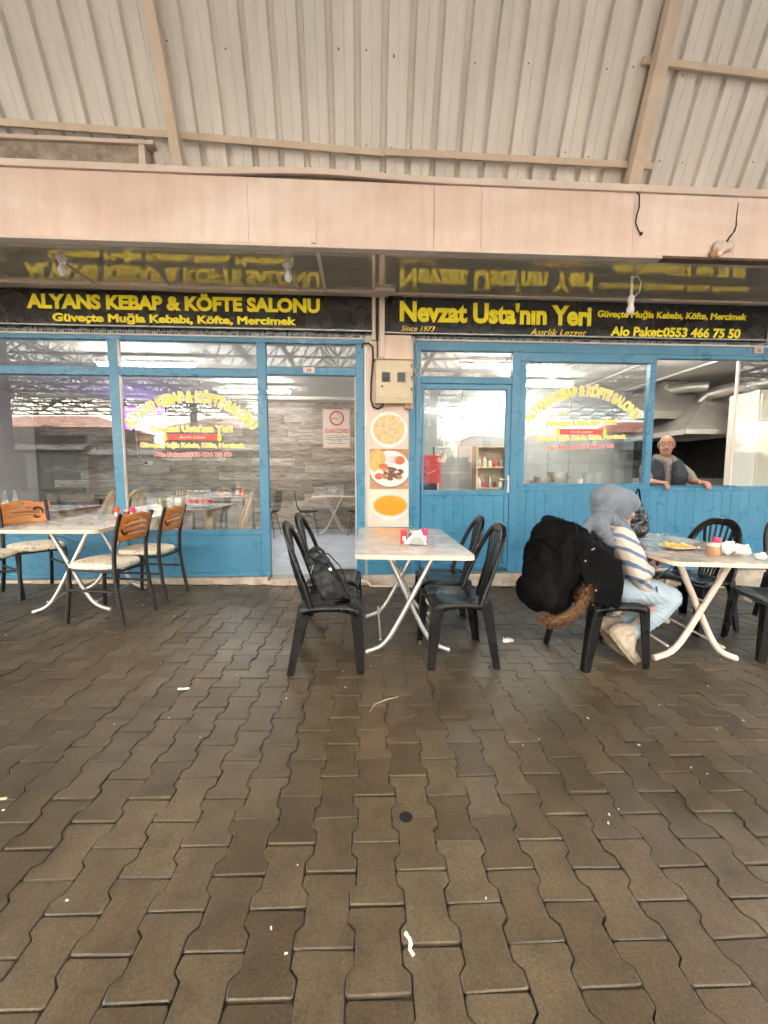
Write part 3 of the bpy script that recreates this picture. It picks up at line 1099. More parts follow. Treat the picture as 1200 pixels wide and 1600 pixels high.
letters('phone_line', s2, 'Alo Paket:0553 466 75 50', 2.736, 4.234, 2.732, 2.832, 4.446, M['yellow'], offset=.038, shear=.10)
part('seam', MB().box(0.45, 4.5, 4.444, 4.451, 3.086, 3.091), M['stainless_dull'], s2)
t = thing('trunking_post', 'pair of peach cable trunks between the two black signs', 'cable trunk', (0.19, 4.44, 2.63))
part('trunk', MB().box(0.13, 0.165, 4.43, 4.52, 2.64, 3.078), M['trim_white'], t, bevel=.003)
part('trunk', MB().box(0.205, 0.262, 4.43, 4.52, 2.46, 3.078), M['trim_white'], t, bevel=.003)
part('dark_cable', MB().box(0.178, 0.192, 4.47, 4.50, 2.44, 3.078), M['black_rubber'], t)
for (a, b, lab) in ((-6.3, 0.05, 'narrow band of black and blue mosaic below the left sign'), (0.60, 6.4, 'narrow band of black and blue mosaic below the right sign')):
    t = thing('mosaic_band', lab, 'mosaic band', (a, 4.5, 2.66))
    part('mosaic', MB().box(a, b, 4.505, 4.53, 2.64, 2.735), M['mosaic'], t)
    part('white_bead', MB().box(a, b, 4.46, 4.504, 2.648, 2.664), M['trim_white'], t, bevel=.002)

# ------------------------------------------------------------------ left shopfront
FY0, FY1 = 4.462, 4.525


def rail(t, x0, x1, z0, z1, name='rail', y0=FY0, y1=FY1, mat='blue', bevel=.004):
    return part(name, MB().box(x0, x1, y0, y1, z0, z1), M[mat], t, bevel=bevel)


def pane(t, x0, x1, z0, z1, y=4.492, name='pane'):
    return part(name, MB().box(x0, x1, y, y + .006, z0, z1), M['glass'], t)


sf = thing('shopfront', 'blue framed shopfront with tall windows and an open doorway, left shop', 'shopfront', (-2.6, 4.49, 0.105))
rail(sf, -6.3, 0.045, 2.600, 2.648, 'top_rail')
for x0, x1 in ((-4.62, -4.52), (-2.592, -2.492), (-1.086, -0.990)):
    rail(sf, x0, x1, 0.108, 2.599, 'post', FY0 - .004)
rail(sf, -0.046, 0.045, 0.02, 2.599, 'post', FY0 - .004)
for x0, x1 in ((-6.3, -4.621), (-4.519, -2.593), (-2.491, -1.087)):
    rail(sf, x0, x1, 2.245, 2.330, 'transom_rail')
    rail(sf, x0, x1, 0.566, 0.620, 'sill_rail')
    part('lower_panel', MB().box(x0, x1, 4.478, 4.51, 0.150, 0.566), M['blue'], sf)
    rail(sf, x0, x1, 0.108, 0.150, 'bottom_rail')
    pane(sf, x0, x1, 2.330, 2.600)
    # pale gasket lines round the glass
    part('gasket', MB().box(x0 + .001, x0 + .010, 4.455, 4.49, .62, 2.245).box(x0 + .001, x0 + .010, 4.455, 4.49, 2.33, 2.60), M['trim_white'], sf)
rail(sf, -0.989, -0.047, 2.272, 2.352, 'transom_rail')
pane(sf, -0.989, -0.047, 2.352, 2.600)
pane(sf, -6.3, -4.621, 0.62, 2.245)
pane(sf, -4.519, -2.593, 0.62, 2.245)
wp = pane(sf, -2.491, -1.087, 0.62, 2.245)
part('door_edge', MB().box(-0.062, -0.048, 4.50, 4.60, .07, 2.27), M['trim_white'], sf)
part('threshold', MB().box(-0.989, -0.047, 4.40, 4.62, .062, .082), M['stainless_dull'], sf)
pl = MB().box(-0.60, -0.48, 4.452, 4.462, 2.292, 2.352)
o = part('number_plate', pl, M['poster_pink'], sf, bevel=.003)
q = lettering('digits', '38', -0.565, -0.515, 2.306, 2.338, 4.4505, M['ink'], o, offset=.005)
q.location = -(Vector(sf.location))


def window_print(pn, root, cx, dz, w=1.0, sl=0.0):
    """the shop's lettering stuck on a window; cx its middle, dz its height above the drawn one"""
    kids = []
    Y = 4.4905

    def put(*a, **k):
        o = lettering(*a, None, **k)
        o.parent = pn
        o.location = -Vector(root.location)
        kids.append(o)
        if a[0] == 'since_line':
            tag(o, kind='stuff')

    def flat(name, mb, mat):
        o = mb.build(name, mat, pn)
        o.location = -Vector(root.location)
    s = w
    # arched headline, white edge behind yellow
    put('arch_outline', 'ALYANS KEBAP & KÖFTE SALONU', cx - .73 * s, cx + .73 * s, 1.985 + dz, 2.095 + dz, Y, M['white'], offset=.085, fit_by=.035, arc=.83 * s, thick=.0008, slope=sl)
    put('arch_line', 'ALYANS KEBAP & KÖFTE SALONU', cx - .73 * s, cx + .73 * s, 1.985 + dz, 2.095 + dz, Y - .0012, M['yellow_pale'], offset=.035, arc=.83 * s, thick=.0008, slope=sl)
    put('since_line', 'Since 1973', cx - .42 * s, cx - .16 * s, 1.772 + dz, 1.812 + dz, Y, M['yellow_pale'], offset=.012, shear=.35, thick=.0008, slope=sl)
    put('name_outline', "Nevzat Usta'nın Yeri", cx - .43 * s, cx + .43 * s, 1.672 + dz, 1.742 + dz, Y, M['white'], offset=.085, fit_by=.035, thick=.0008, slope=sl)
    put('name_line', "Nevzat Usta'nın Yeri", cx - .43 * s, cx + .43 * s, 1.672 + dz, 1.742 + dz, Y - .0012, M['yellow_pale'], offset=.035, thick=.0008, slope=sl)
    z0 = 1.585 + dz
    flat('red_banner', MB().box(cx - .27 * s, cx + .27 * s, Y - .0004, Y + .0008, z0, z0 + .062), M['red_print'])
    for sgn in (-1, 1):
        flat('flame', MB().lathe([(.004, -.045), (.024, -.025), (.022, .005), (.012, .03), (.002, .055)], 12, (cx + sgn * .285 * s, Y, z0 + .035), sy=.03), M['yellow_pale'])
    put('banner_text', 'Asırlık Lezzet', cx - .14 * s, cx + .14 * s, z0 + .018, z0 + .046, Y - .0012, M['white'], offset=.006, shear=.3, thick=.0006)
    put('menu_outline', 'Güveçte Muğla Kebabı, Köfte, Mercimek', cx - .555 * s, cx + .555 * s, 1.508 + dz, 1.558 + dz, Y, M['white'], offset=.085, fit_by=.035, thick=.0008, slope=sl)
    put('menu_line', 'Güveçte Muğla Kebabı, Köfte, Mercimek', cx - .555 * s, cx + .555 * s, 1.508 + dz, 1.558 + dz, Y - .0012, M['yellow_pale'], offset=.035, thick=.0008, slope=sl)
    put('phone_outline', 'Alo Paket:0553 466 75 50', cx - .41 * s, cx + .41 * s, 1.414 + dz, 1.456 + dz, Y, M['white'], offset=.085, fit_by=.035, thick=.0008, slope=sl)
    put('phone_line', 'Alo Paket:0553 466 75 50', cx - .41 * s, cx + .41 * s, 1.414 + dz, 1.456 + dz, Y - .0012, M['red'], offset=.03, thick=.0008, slope=sl)


window_print(wp, sf, -1.788, 0.0, 0.98)

# ------------------------------------------------------------------ right shopfront
sr = thing('shopfront', 'blue framed shopfront with glazed door, window and serving hatch, right shop', 'shopfront', (2.6, 4.49, 0.105))
rail(sr, 0.602, 6.4, 2.548, 2.646, 'top_rail')
rail(sr, 0.602, 0.655, 0.108, 2.547, 'post', FY0 - .004)
rail(sr, 1.662, 1.752, 0.108, 2.547, 'post', FY0 - .004)
rail(sr, 0.656, 1.661, 2.205, 2.272, 'transom_rail')
pane(sr, 0.656, 1.661, 2.272, 2.548)
# the glazed door
dr = part('door', MB().box(0.668, 0.694, 4.45, 4.50, .165, 2.196).box(1.604, 1.652, 4.45, 4.50, .165, 2.196).box(0.694, 1.604, 4.45, 4.50, 2.142, 2.196).box(0.694, 1.604, 4.45, 4.50, .985, 1.047).box(0.694, 1.604, 4.45, 4.50, .165, .225), M['blue'], sr, bevel=.003)
pane_o = MB().box(0.694, 1.604, 4.475, 4.481, 1.047, 2.142)
part('pane', pane_o, M['glass'], dr).location = (0, 0, 0)
for i in range(8):
    x = 0.695 + i * 0.1136
    part('panel_board', MB().box(x, x + .1118, 4.463, 4.49, .226, .984), M['blue'], dr, bevel=.002)
part('handle', MB().box(1.628, 1.648, 4.43, 4.45, 1.02, 1.21).tube([(1.638, 4.44, 1.165), (1.638, 4.40, 1.165), (1.60, 4.395, 1.165), (1.52, 4.395, 1.165)], .009, 8), M['stainless'], dr, smooth=50)
part('lock', MB().lathe([(.010, 0), (.010, .012)], 10, (1.638, 4.448, 1.06), 'Y'), M['stainless'], dr, smooth=40)
# fixed window and hatch
rail(sr, 1.753, 6.4, 1.036, 1.086, 'sill_rail')
rail(sr, 1.753, 3.300, 2.450, 2.547, 'head_rail')
rail(sr, 1.753, 1.822, 1.087, 2.449, 'stile')
rail(sr, 3.228, 3.300, 1.087, 2.449, 'stile')
rail(sr, 1.823, 3.227, 1.087, 1.120, 'glazing_rail')
wr = pane(sr, 1.822, 3.228, 1.12, 2.45)
window_print(wr, sr, 2.482, 0.083, 0.94, .035)
rail(sr, 3.301, 6.4, 2.505, 2.547, 'head_rail')
part('sliding_pane_edge', MB().box(4.290, 4.312, 4.50, 4.525, 1.087, 2.505), M['trim_white'], sr)
pane(sr, 4.312, 5.3, 1.087, 2.505, 4.508, 'sliding_pane')
rail(sr, 5.3, 5.4, 0.108, 2.505, 'post', FY0 - .004)
part('sill_edge', MB().box(3.301, 4.312, 4.44, 4.55, 1.0865, 1.094), M['blue'], sr, bevel=.003)
n = 34
for i in range(n):
    x = 1.753 + i * 0.1106
    if x > 5.2:
        break
    part('panel_board', MB().box(x, x + .1090, 4.470 + rnd.uniform(-.0012, .0012), 4.50, .150, 1.036), M['blue'], sr, bevel=.002)
rail(sr, 1.753, 6.4, 0.108, 0.150, 'bottom_rail')
part('lower_backing', MB().box(0.60, 6.4, 4.51, 4.53, .108, 1.03), M['blue'], sr)
pl = MB().box(4.42, 4.53, 4.452, 4.462, 2.575, 2.645)
o = part('number_plate', pl, M['poster_pink'], sr, bevel=.003)
q = lettering('digits', '36', 4.455, 4.498, 2.594, 2.626, 4.4505, M['ink'], o, offset=.005)
q.location = -(Vector(sr.location))

# ------------------------------------------------------------------ pillar with meter box and food pictures
pi = thing('pillar', 'peach pillar with blue edges between the two shopfronts', 'pillar', (0.33, 4.6, 0.0))
part('shaft', MB().box(0.075, 0.572, 4.474, 4.92, 0.64, 2.64), M['peach'], pi)
part('blue_base', MB().box(0.075, 0.572, 4.466, 4.92, -0.02, 0.64), M['blue'], pi, bevel=.003)
part('metal_strip', MB().box(0.0465, 0.074, 4.47, 4.52, -0.02, 2.63), M['stainless_dull'], pi)
part('blue_strip', MB().box(0.532, 0.571, 4.462, 4.473, 0.645, 1.93), M['blue'], pi, bevel=.002)
part('blue_strip', MB().box(0.573, 0.601, 4.468, 4.52, -0.02, 2.63), M['blue'], pi, bevel=.002)
part('cover_board', MB().box(0.262, 0.548, 4.462, 4.473, 2.43, 2.70), M['peach'], pi, bevel=.002)
mbx = thing('meter_box', 'beige metal electricity meter box with two small windows on the pillar', 'meter box', (0.355, 4.42, 1.97))
part('case', MB().box(0.162, 0.556, 4.375, 4.472, 1.995, 2.42), M['beige_metal'], mbx, bevel=.006)
part('door_panel', MB().box(0.178, 0.536, 4.368, 4.374, 2.025, 2.405), M['beige_metal'], mbx, bevel=.004)
part('rain_lip', MB().box(0.152, 0.562, 4.355, 4.472, 2.42, 2.430), M['beige_metal'], mbx, bevel=.003)
part('bottom_lip', MB().box(0.158, 0.556, 4.365, 4.45, 1.972, 1.994), M['beige_metal'], mbx, bevel=.004)
for x in (0.228, 0.392):
    w = part('meter_window', MB().box(x, x + .088, 4.362, 4.368, 2.19, 2.29), M['ink'], mbx)
    part('pane', MB().box(x + .012, x + .076, 4.358, 4.362, 2.202, 2.278), M['dark_glass'], w)
part('lock', MB().lathe([(.014, 0), (.014, .008)], 4, (0.232, 4.366, 2.145), 'Y'), M['ink'], mbx)
for z in (2.10, 2.22, 2.34):
    part('hinge', MB().box(0.536, 0.548, 4.364, 4.376, z, z + .035), M['rust'], mbx)
part('stencil_mark', MB().lathe([(.016, 0), (.016, .002)], 5, (0.235, 4.3675, 2.355), 'Y').box(.222, .25, 4.3655, 4.3675, 2.325, 2.335), M['stainless_dull'], mbx)
part('cable_gland', MB().box(0.48, 0.545, 4.40, 4.45, 1.925, 1.972), M['wood_print'], mbx)
t = MB().tube([(0.02, 4.455, 2.56), (0.03, 4.44, 2.60), (0.09, 4.44, 2.605), (0.135, 4.44, 2.57), (0.14, 4.44, 2.45), (0.12, 4.44, 2.2), (0.115, 4.44, 2.02), (0.14, 4.44, 1.94), (0.19, 4.43, 1.92), (0.235, 4.42, 1.945), (0.25, 4.41, 1.985)], .010, 8).build('power_cable', M['black_rubber'], smooth=60)
tag(t, 'black cable looping round the left side of the meter box', 'cable')
t = MB().tube([(0.57, 4.455, 2.66), (0.60, 4.45, 2.60), (0.612, 4.45, 2.50), (0.615, 4.45, 2.40), (0.60, 4.45, 2.36), (0.575, 4.45, 2.33), (0.61, 4.445, 2.28), (0.65, 4.445, 2.32), (0.64, 4.445, 2.38), (0.59, 4.445, 2.35), (0.60, 4.445, 2.28), (0.57, 4.45, 2.18)], .004, 6).build('loose_wire', M['pine_board'], smooth=60)
tag(t, 'thin coiled loose wire right of the meter box', 'wire')


def poster(name, label, z0, z1):
    t = thing(name, label, 'poster', (0.315, 4.465, z0))
    return t


# creamy soup with noodles
p1 = poster('food_poster', 'topmost food picture on the pillar, a pale soup in a white bowl', 1.515, 1.905)
part('sheet', MB().box(0.098, 0.522, 4.465, 4.473, 1.515, 1.905), M['poster_pink'], p1)
part('bowl_print', MB().lathe([(.205, 0), (.205, .001)], 40, (0.31, 4.4645, 1.705), 'Y', sy=.93), M['white'], p1)
part('soup_print', MB().lathe([(.172, 0), (.172, .001)], 40, (0.31, 4.4632, 1.708), 'Y', sy=.93), M['broth'], p1)
nd = MB()
for k in range(26):
    a, r0 = rnd.uniform(0, 2 * PI), .14 * math.sqrt(rnd.random())
    x, z, b = 0.32 + r0 * math.cos(a), 1.68 + r0 * math.sin(a) * .8, rnd.uniform(0, PI)
    l = rnd.uniform(.012, .035)
    nd.bar((x - l * math.cos(b), 4.4618, z - l * math.sin(b)), (x + l * math.cos(b), 4.4618, z + l * math.sin(b)), .0012, .007, (0, 1, 0))
part('noodle_print', nd, M['paper'], p1)
# mixed grill
p2 = poster('food_poster', 'middle food picture on the pillar, meatballs with bread and tomato', 1.065, 1.500)
part('sheet', MB().box(0.100, 0.526, 4.465, 4.473, 1.065, 1.500), M['wood_print'], p2)


def disc(cx, cz, rx, rz, y, n=40, x0=.1005, x1=.5255):
    pts = [(max(x0, min(x1, cx + rx * math.cos(2 * PI * k / n))), cz + rz * math.sin(2 * PI * k / n)) for k in range(n)]
    mb = MB()
    vs = [(x, y, z) for x, z in pts] + [(x, y + .0008, z) for x, z in pts]
    fs = [tuple(range(n)), tuple(range(2 * n - 1, n - 1, -1))] + [((k + 1) % n, k, k + n, (k + 1) % n + n) for k in range(n)]
    return mb.add(vs, fs)


part('plate_shadow', disc(.322, 1.272, .222, .196, 4.4640), M['ink'], p2)
part('plate_print', disc(.322, 1.282, .222, .196, 4.4630), M['white'], p2)
bm = MB()
for (cx, cz, rx, rz) in ((.185, 1.40, .09, .09), (.15, 1.34, .05, .09), (.21, 1.33, .06, .06)):
    part('bread_print', disc(cx, cz, rx, rz, 4.4620 - .0003 * cx, 24), M['bread'], p2)
bm = MB()
for k in range(60):
    a, r0 = rnd.uniform(0, 2 * PI), math.sqrt(rnd.random())
    x, z, b = .335 + .075 * r0 * math.cos(a), 1.395 + .055 * r0 * math.sin(a), rnd.uniform(0, PI)
    bm.bar((x - .016 * math.cos(b), 4.4612, z - .016 * math.sin(b)), (x + .016 * math.cos(b), 4.4612, z + .016 * math.sin(b)), .001, .007, (0, 1, 0))
part('rice_print', bm, M['paper'], p2)
for (cx, cz, rx, rz) in ((.43, 1.375, .055, .045), (.20, 1.20, .045, .035), (.25, 1.31, .05, .03)):
    part('tomato_print', disc(cx, cz, rx, rz, 4.4610 - .0004 * cx, 20), M['tomato'], p2)
rm = random.Random(3)
for q in range(24):
    a, r0 = rm.uniform(0, 2 * PI), math.sqrt(rm.random())
    part('meat_print', disc(.345 + .115 * r0 * math.cos(a), 1.235 + .065 * r0 * math.sin(a), rm.uniform(.018, .042), rm.uniform(.013, .024), 4.4600 - .0004 * q, 9), M['meat'] if q % 4 else M['wood_print'], p2)
# lentil soup
p3 = poster('food_poster', 'lowest food picture on the pillar, orange lentil soup in a bowl', 0.660, 1.058)
part('sheet', MB().box(0.104, 0.530, 4.458, 4.465, 0.660, 1.058), M['house_cream'], p3)
part('saucer_shadow', disc(.322, .792, .160, .080, 4.4568), M['wood_print'], p3)
part('bowl_print', disc(.325, .855, .192, .145, 4.4558), M['white'], p3)
part('rim_print', disc(.325, .880, .196, .122, 4.4548), M['beige_metal'], p3)
part('soup_print', disc(.325, .880, .180, .108, 4.4538), M['soup'], p3)

# pipes at the foot of the pillar and the broken kerb
t = MB().tube([(0.0, 4.40, .05), (0.05, 4.39, .05), (.09, 4.38, .03), (.10, 4.37, .0), (.14, 4.36, -.005), (.57, 4.36, -.008)], .016, 10).build('waste_pipe', M['trim_white'], smooth=60)
tag(t, 'white pipe along the foot of the pillar', 'pipe')
t = MB().tube([(3.0, 4.36, -.045), (3.25, 4.36, -.045), (3.30, 4.36, -.02), (3.30, 4.36, .09), (3.34, 4.37, .12), (3.56, 4.40, .12)], .030, 12).build('elbow_pipe', M['trim_white'], smooth=60)
tag(t, 'white elbow pipe at the broken kerb under the serving hatch', 'pipe')

# ------------------------------------------------------------------ steep sheet-metal cladding above the canopy
CA = R(66)
CU = Vector((0, -math.cos(CA), math.sin(CA)))         # up the slope
CN = Vector((0, -math.sin(CA), -math.cos(CA)))        # towards the hall


def cp(x, v, off=0.0):
    return Vector((x, 3.72, 3.6)) + CU * v + CN * off


clad = thing('roof_cladding', 'steep ribbed sheet-metal cladding rising above the peach canopy', 'cladding', (0, 0, 0))
PITCHX = 0.209
for s in range(-8, 9):
    x0 = s * PITCHX * 4 + .02
    mb = MB()
    prof = []
    for k in range(4):
        a = x0 + k * PITCHX
        prof += [(a, 0), (a + .070, 0), (a + .074, .003), (a + .082, .003), (a + .086, 0), (a + .152, 0), (a + .162, -.040), (a + .199, -.040)]
    prof += [(x0 + 4 * PITCHX, 0), (x0 + 4 * PITCHX + .02, .0015)]
    vv = []
    for v in (-0.25, 3.35):
        vv += [cp(x, v, o + .0015 * (s % 2)) for x, o in prof]
    n = len(prof)
    mb.add(vv, [(i + 1, i, i + n, i + n + 1) for i in range(n - 1)])
    o = mb.build('roof_sheet', M['sheet_metal'], clad)
    sm = o.modifiers.new('thick', 'SOLIDIFY')
    sm.thickness = .001
for k in range(40):
    x, v = rnd.uniform(-3, 3.6), rnd.choice([.33, .86, 1.35]) + rnd.uniform(-.02, .02)
    MB().ball(cp(round(x / PITCHX) * PITCHX + .06, v, .002), .006, 6, 4).build('screw', M['rust'], clad)


def steel(name, a, b, w, t, label, up=None):
    o = MB().bar((0, 0, 0), Vector(b) - Vector(a), w, t, up or CN).build(name, M['beam_cream'], bevel=.003, loc=Vector(a))
    return tag(o, label, 'beam')


steel('rafter', cp(-1.443, .07, .085), cp(-1.47, 3.2, .085), .075, .06, 'cream steel rafter crossing the ribbed cladding at left')
steel('rafter', cp(2.335, .10, .085), cp(2.245, 3.2, .085), .105, .08, 'cream steel rafter crossing the ribbed cladding at right')
steel('purlin', cp(-3.9, .385, .03), cp(-1.49, .335, .03), .045, .04, 'cream purlin left of the left rafter')
steel('purlin', cp(-1.40, .332, .03), cp(0.20, .282, .03), .045, .04, 'cream purlin between the rafters, left length')
steel('purlin', cp(0.205, .290, .034), cp(2.50, .275, .034), .045, .04, 'cream purlin between the rafters, right length')
steel('purlin', cp(2.20, .905, .03), cp(4.6, .80, .03), .045, .04, 'short cream purlin high up right of the right rafter')
t = thing('upstand', 'rough concrete upstand in a peach frame above the canopy at left', 'upstand', (-2.5, 3.66, 3.66))
part('core', MB().box(-4.6, -1.74, 3.575, 3.63, 3.656, 3.815), M['concrete'], t)
part('top_strip', MB().box(-4.6, -1.62, 3.55, 3.64, 3.815, 3.845), M['trim_white'], t, bevel=.004)
part('end_strip', MB().box(-1.739, -1.69, 3.555, 3.635, 3.656, 3.814), M['trim_white'], t, bevel=.003)

# ------------------------------------------------------------------ the market hall behind the photographer (seen in the glass)
HZ = 5.4
ht = thing('hall_roof', 'dark space-frame roof of the market hall with pale sheeting', 'hall roof', (0, -8, HZ))
tr = MB()
S = 1.65
nx, ny = 40, 14


def node(i, j, top):
    return Vector(((i - nx / 2) * S + (0 if top else S / 2), 1.4 - j * S - (0 if top else S / 2), HZ + (1.15 if top else 0.0)))


def rod(a, b, r=.040):
    tr.tube([a, b], r, 5, False)


for i in range(nx + 1):
    for j in range(ny + 1):
        if i < nx:
            rod(node(i, j, 1), node(i + 1, j, 1))
        if j < ny:
            rod(node(i, j, 1), node(i, j + 1, 1))
        if i < nx and j < ny:
            b = node(i, j, 0)
            for (di, dj) in ((0, 0), (1, 0), (0, 1), (1, 1)):
                rod(b, node(i + di, j + dj, 1), .034)
            if i < nx - 1:
                rod(b, node(i + 1, j, 0), .048)
            if j < ny - 1:
                rod(b, node(i, j + 1, 0), .048)
o = part('space_frame', tr, M['truss_steel'], ht)
tag(o, kind='stuff')
for j in range(31):            # pale fibreglass roof sheets
    y = 3.0 - j * 0.78
    mb = MB()
    mb.box(-34, 34, y - .77, y, HZ + 1.24, HZ + 1.27)
    part('roof_sheet', mb, M['roof_white'] if j > 5 else M['ceiling_paint'], ht)
for k, (x, y) in enumerate(((-9.9, -3.0), (-3.3, -9.6), (3.3, -9.6), (9.9, -3.0), (-9.9, -16.2), (0.0, -16.2), (9.9, -16.2))):
    o = MB().box(-.16, .16, -.16, .16, -.3, HZ + .02 - gz(x)).box(-.3, .3, -.3, .3, -.3, .02).build('hall_column', M['truss_steel'], loc=(x, y, gz(x)))
    tag(o, ['dark steel hall column reflected in the left windows', 'dark hall column nearer the middle, left of the pair', 'dark hall column nearer the middle, right of the pair', 'dark steel hall column reflected in the right windows', 'dark far left column at the open edge of the hall', 'dark middle column at the open edge of the hall', 'dark far right column at the open edge of the hall'][k], 'column', 'columns of the market hall')


def house(name, label, x, y, w, d, h, mat, rot=0):
    t = thing(name, label, 'house', (x, y, gz(x) - .05), rot)
    MB().box(-w / 2, w / 2, -d / 2, d / 2, 0, h).build('wall', mat, t)
    rf = MB()
    e = .4
    rf.add([(-w / 2 - e, -d / 2 - e, h), (w / 2 + e, -d / 2 - e, h), (w / 2 + e, d / 2 + e, h), (-w / 2 - e, d / 2 + e, h), (-w / 4, 0, h + 1.8), (w / 4, 0, h + 1.8)], [(0, 1, 5, 4), (1, 2, 5), (2, 3, 4, 5), (3, 0, 4), (3, 2, 1, 0)])
    rf.build('roof', M['roof_tile'], t)
    k = 0
    zz = 1.0
    while zz + 1.6 < h:
        for i in range(int(w / 2.4)):
            wx = -w / 2 + 1.2 + i * 2.4
            f = MB().box(wx - .62, wx + .62, d / 2, d / 2 + .06, zz, zz + 1.5).build('window', M['white'], t)
            MB().box(wx - .52, wx + .52, d / 2 + .06, d / 2 + .075, zz + .1, zz + 1.4).build('pane', M['dark_glass'], f)
        zz += 2.9
    return t


house('house', 'orange house with tiled roof across the street, seen in the glass', -15, -42, 13, 9, 6.2, M['house_wall'])
house('house', 'cream house with tiled roof across the street, seen in the glass', 3, -46, 12, 9, 8.8, M['house_cream'])
house('house', 'long orange house at the far left across the street, seen in the glass', -34, -40, 16, 9, 6.0, M['house_wall'])
house('house', 'cream house at the far right across the street, seen in the glass', 36, -42, 14, 9, 6.4, M['house_cream'])
house('house', 'low orange house at the right across the street, seen in the glass', 19, -41, 12, 9, 5.8, M['house_wall'])


def leaves(mb, c, rx, rz, n, s, r):
    for k in range(n):
        while True:
            p = Vector((r.uniform(-1, 1), r.uniform(-1, 1), r.uniform(-1, 1)))
            if 0.25 < p.length < 1 and noise.noise(p * 2.3 + Vector(c)) > -.15:
                break
        p = Vector((c[0] + p.x * rx, c[1] + p.y * rx, c[2] + p.z * rz))
        a = Euler((r.uniform(0, PI), r.uniform(0, PI), r.uniform(0, PI))).to_matrix()
        u, w = a @ Vector((s, 0, 0)) * r.uniform(.6, 1.3), a @ Vector((0, s * .55, 0))
        mb.add([p - u, p - w, p + u, p + w], [(0, 1, 2, 3)])


rt = random.Random(9)
WORDS = ['first', 'second', 'third', 'fourth', 'fifth', 'sixth', 'seventh', 'eighth', 'ninth', 'tenth', 'eleventh']
for k in range(11):
    x, y, h = -34 + k * 6.8 + rt.uniform(-1, 1), -25 - 4 * rt.random(), rt.uniform(6.0, 8.0)
    t = thing('street_tree', '%s tree from the left along the street beyond the kiosks' % WORDS[k], 'tree', (x, y, gz(x) - .05), 0, 'trees along the street')
    tk = MB().tube([(0, 0, -.1), (.05, .02, h * .3), (-.05, .06, h * .62)], [.17, .13, .07], 8)
    for a in range(9):
        b = a * 1.05 + k
        q0 = Vector((0, 0, h * (.28 + .035 * a)))
        q1 = q0 + Vector((math.cos(b) * h * .16, math.sin(b) * h * .16, h * .14))
        q2 = q1 + Vector((math.cos(b + .4) * h * .12, math.sin(b + .4) * h * .12, h * .12))
        tk.tube([q0, q1, q2], [.07, .045, .02], 6)
        tk.tube([q1, q1 + Vector((math.cos(b - .7) * h * .12, math.sin(b - .7) * h * .12, h * .08))], [.035, .012], 5)
    tk.build('trunk', M['bark'], t, smooth=50)
    lv = MB()
    for q in range(7):
        b = q * .9 + k
        leaves(lv, (math.cos(b) * h * .2, math.sin(b) * h * .2, h * (.45 + .07 * (q % 5))), h * .17, h * .13, 170, .13, rt)
    lv.build('crown', M['foliage'], t)
rk = random.Random(31)
KI = [(-29.0, 4.4, 3.1, 'dark kiosk farthest left of all'), (-24.6, 3.6, 2.6, 'dark kiosk second of all from the left'), (-20.2, 4.0, 3.2, 'dark kiosk third of all from the left'), (20.2, 4.0, 2.6, 'dark kiosk third of all from the right'), (24.6, 3.6, 3.2, 'dark kiosk second of all from the right'), (29.0, 4.4, 2.8, 'dark kiosk farthest right of all'), (-15.5, 4.2, 2.9, 'shuttered dark kiosk fourth of all from the left'), (-10.9, 3.6, 2.5, 'low dark kiosk fifth of all from the left'), (-6.6, 4.0, 3.3, 'taller dark kiosk sixth of all from the left'), (-2.2, 3.4, 2.7, 'dark kiosk just left of the middle of the row'), (2.4, 3.8, 3.1, 'dark kiosk just right of the middle of the row'), (6.9, 3.2, 2.3, 'lowest dark kiosk of the row'), (11.0, 3.8, 2.7, 'dark kiosk fifth of all from the right'), (15.6, 4.2, 3.0, 'dark kiosk fourth of all from the right')]
for (x, w, h, lab) in KI:
    t = thing('market_kiosk', lab + ' across the hall', 'kiosk', (x, -20.0, gz(x) - .05), 0, 'closed kiosks across the hall')
    MB().box(-w / 2, w / 2, -1.4, .6, 0, h).build('body', M['truss_steel'], t)
    MB().hexa([(-w / 2 - .2, .6, h - .55), (w / 2 + .2, .6, h - .55), (w / 2 + .2, .62, h - .5), (-w / 2 - .2, .62, h - .5)], [(-w / 2 - .2, .5, h - .02), (w / 2 + .2, .5, h - .02), (w / 2 + .2, 1.5, h - .5), (-w / 2 - .2, 1.5, h - .5)]).build('awning', M['soot'], t)
    for k in range(int(w / .8)):
        MB().box(-w / 2 + .15 + k * .8, -w / 2 + .85 + k * .8, .601, .64, .2, h - .75).build('shutter', M['stainless_dull'], t)
    MB().box(-w * .2, w * .25, -.8, .1, h, h + rk.uniform(.3, .9)).build('roof_crate', M['soot'], t)

# ------------------------------------------------------------------ plastic chair (faces +X)
def tapered_leg(top, bot, wt, wb, outx, outy):
    """angle-section plastic leg: two thin walls meeting at the outer corner"""
    mb = MB()
    th = .011

    def ring(c, w):
        x, y, z = c
        return x, y, z, w
    for wall in (0, 1):
        lo, hi = [], []
        for (c, w, acc) in ((bot, wb, lo), (top, wt, hi)):
            x, y, z = c
            if wall == 0:
                pts = [(x, y), (x - outx * w, y), (x - outx * w, y - outy * th), (x, y - outy * th)]
            else:
                pts = [(x, y - outy * th * 1.02), (x - outx * th, y - outy * th * 1.02), (x - outx * th, y - outy * w), (x, y - outy * w)]
            if outx * outy > 0:
                pts = pts if wall == 0 else [pts[0], pts[1], pts[2], pts[3]]
            acc.extend([(p[0], p[1], z) for p in pts])
        mb.hexa(lo, hi)
    me = mb
    return me


def fix(mb):
    return mb


def recalc(o):
    bm = bmesh.new()
    bm.from_mesh(o.data)
    bmesh.ops.recalc_face_normals(bm, faces=bm.faces)
    bm.to_mesh(o.data)
    bm.free()
    return o


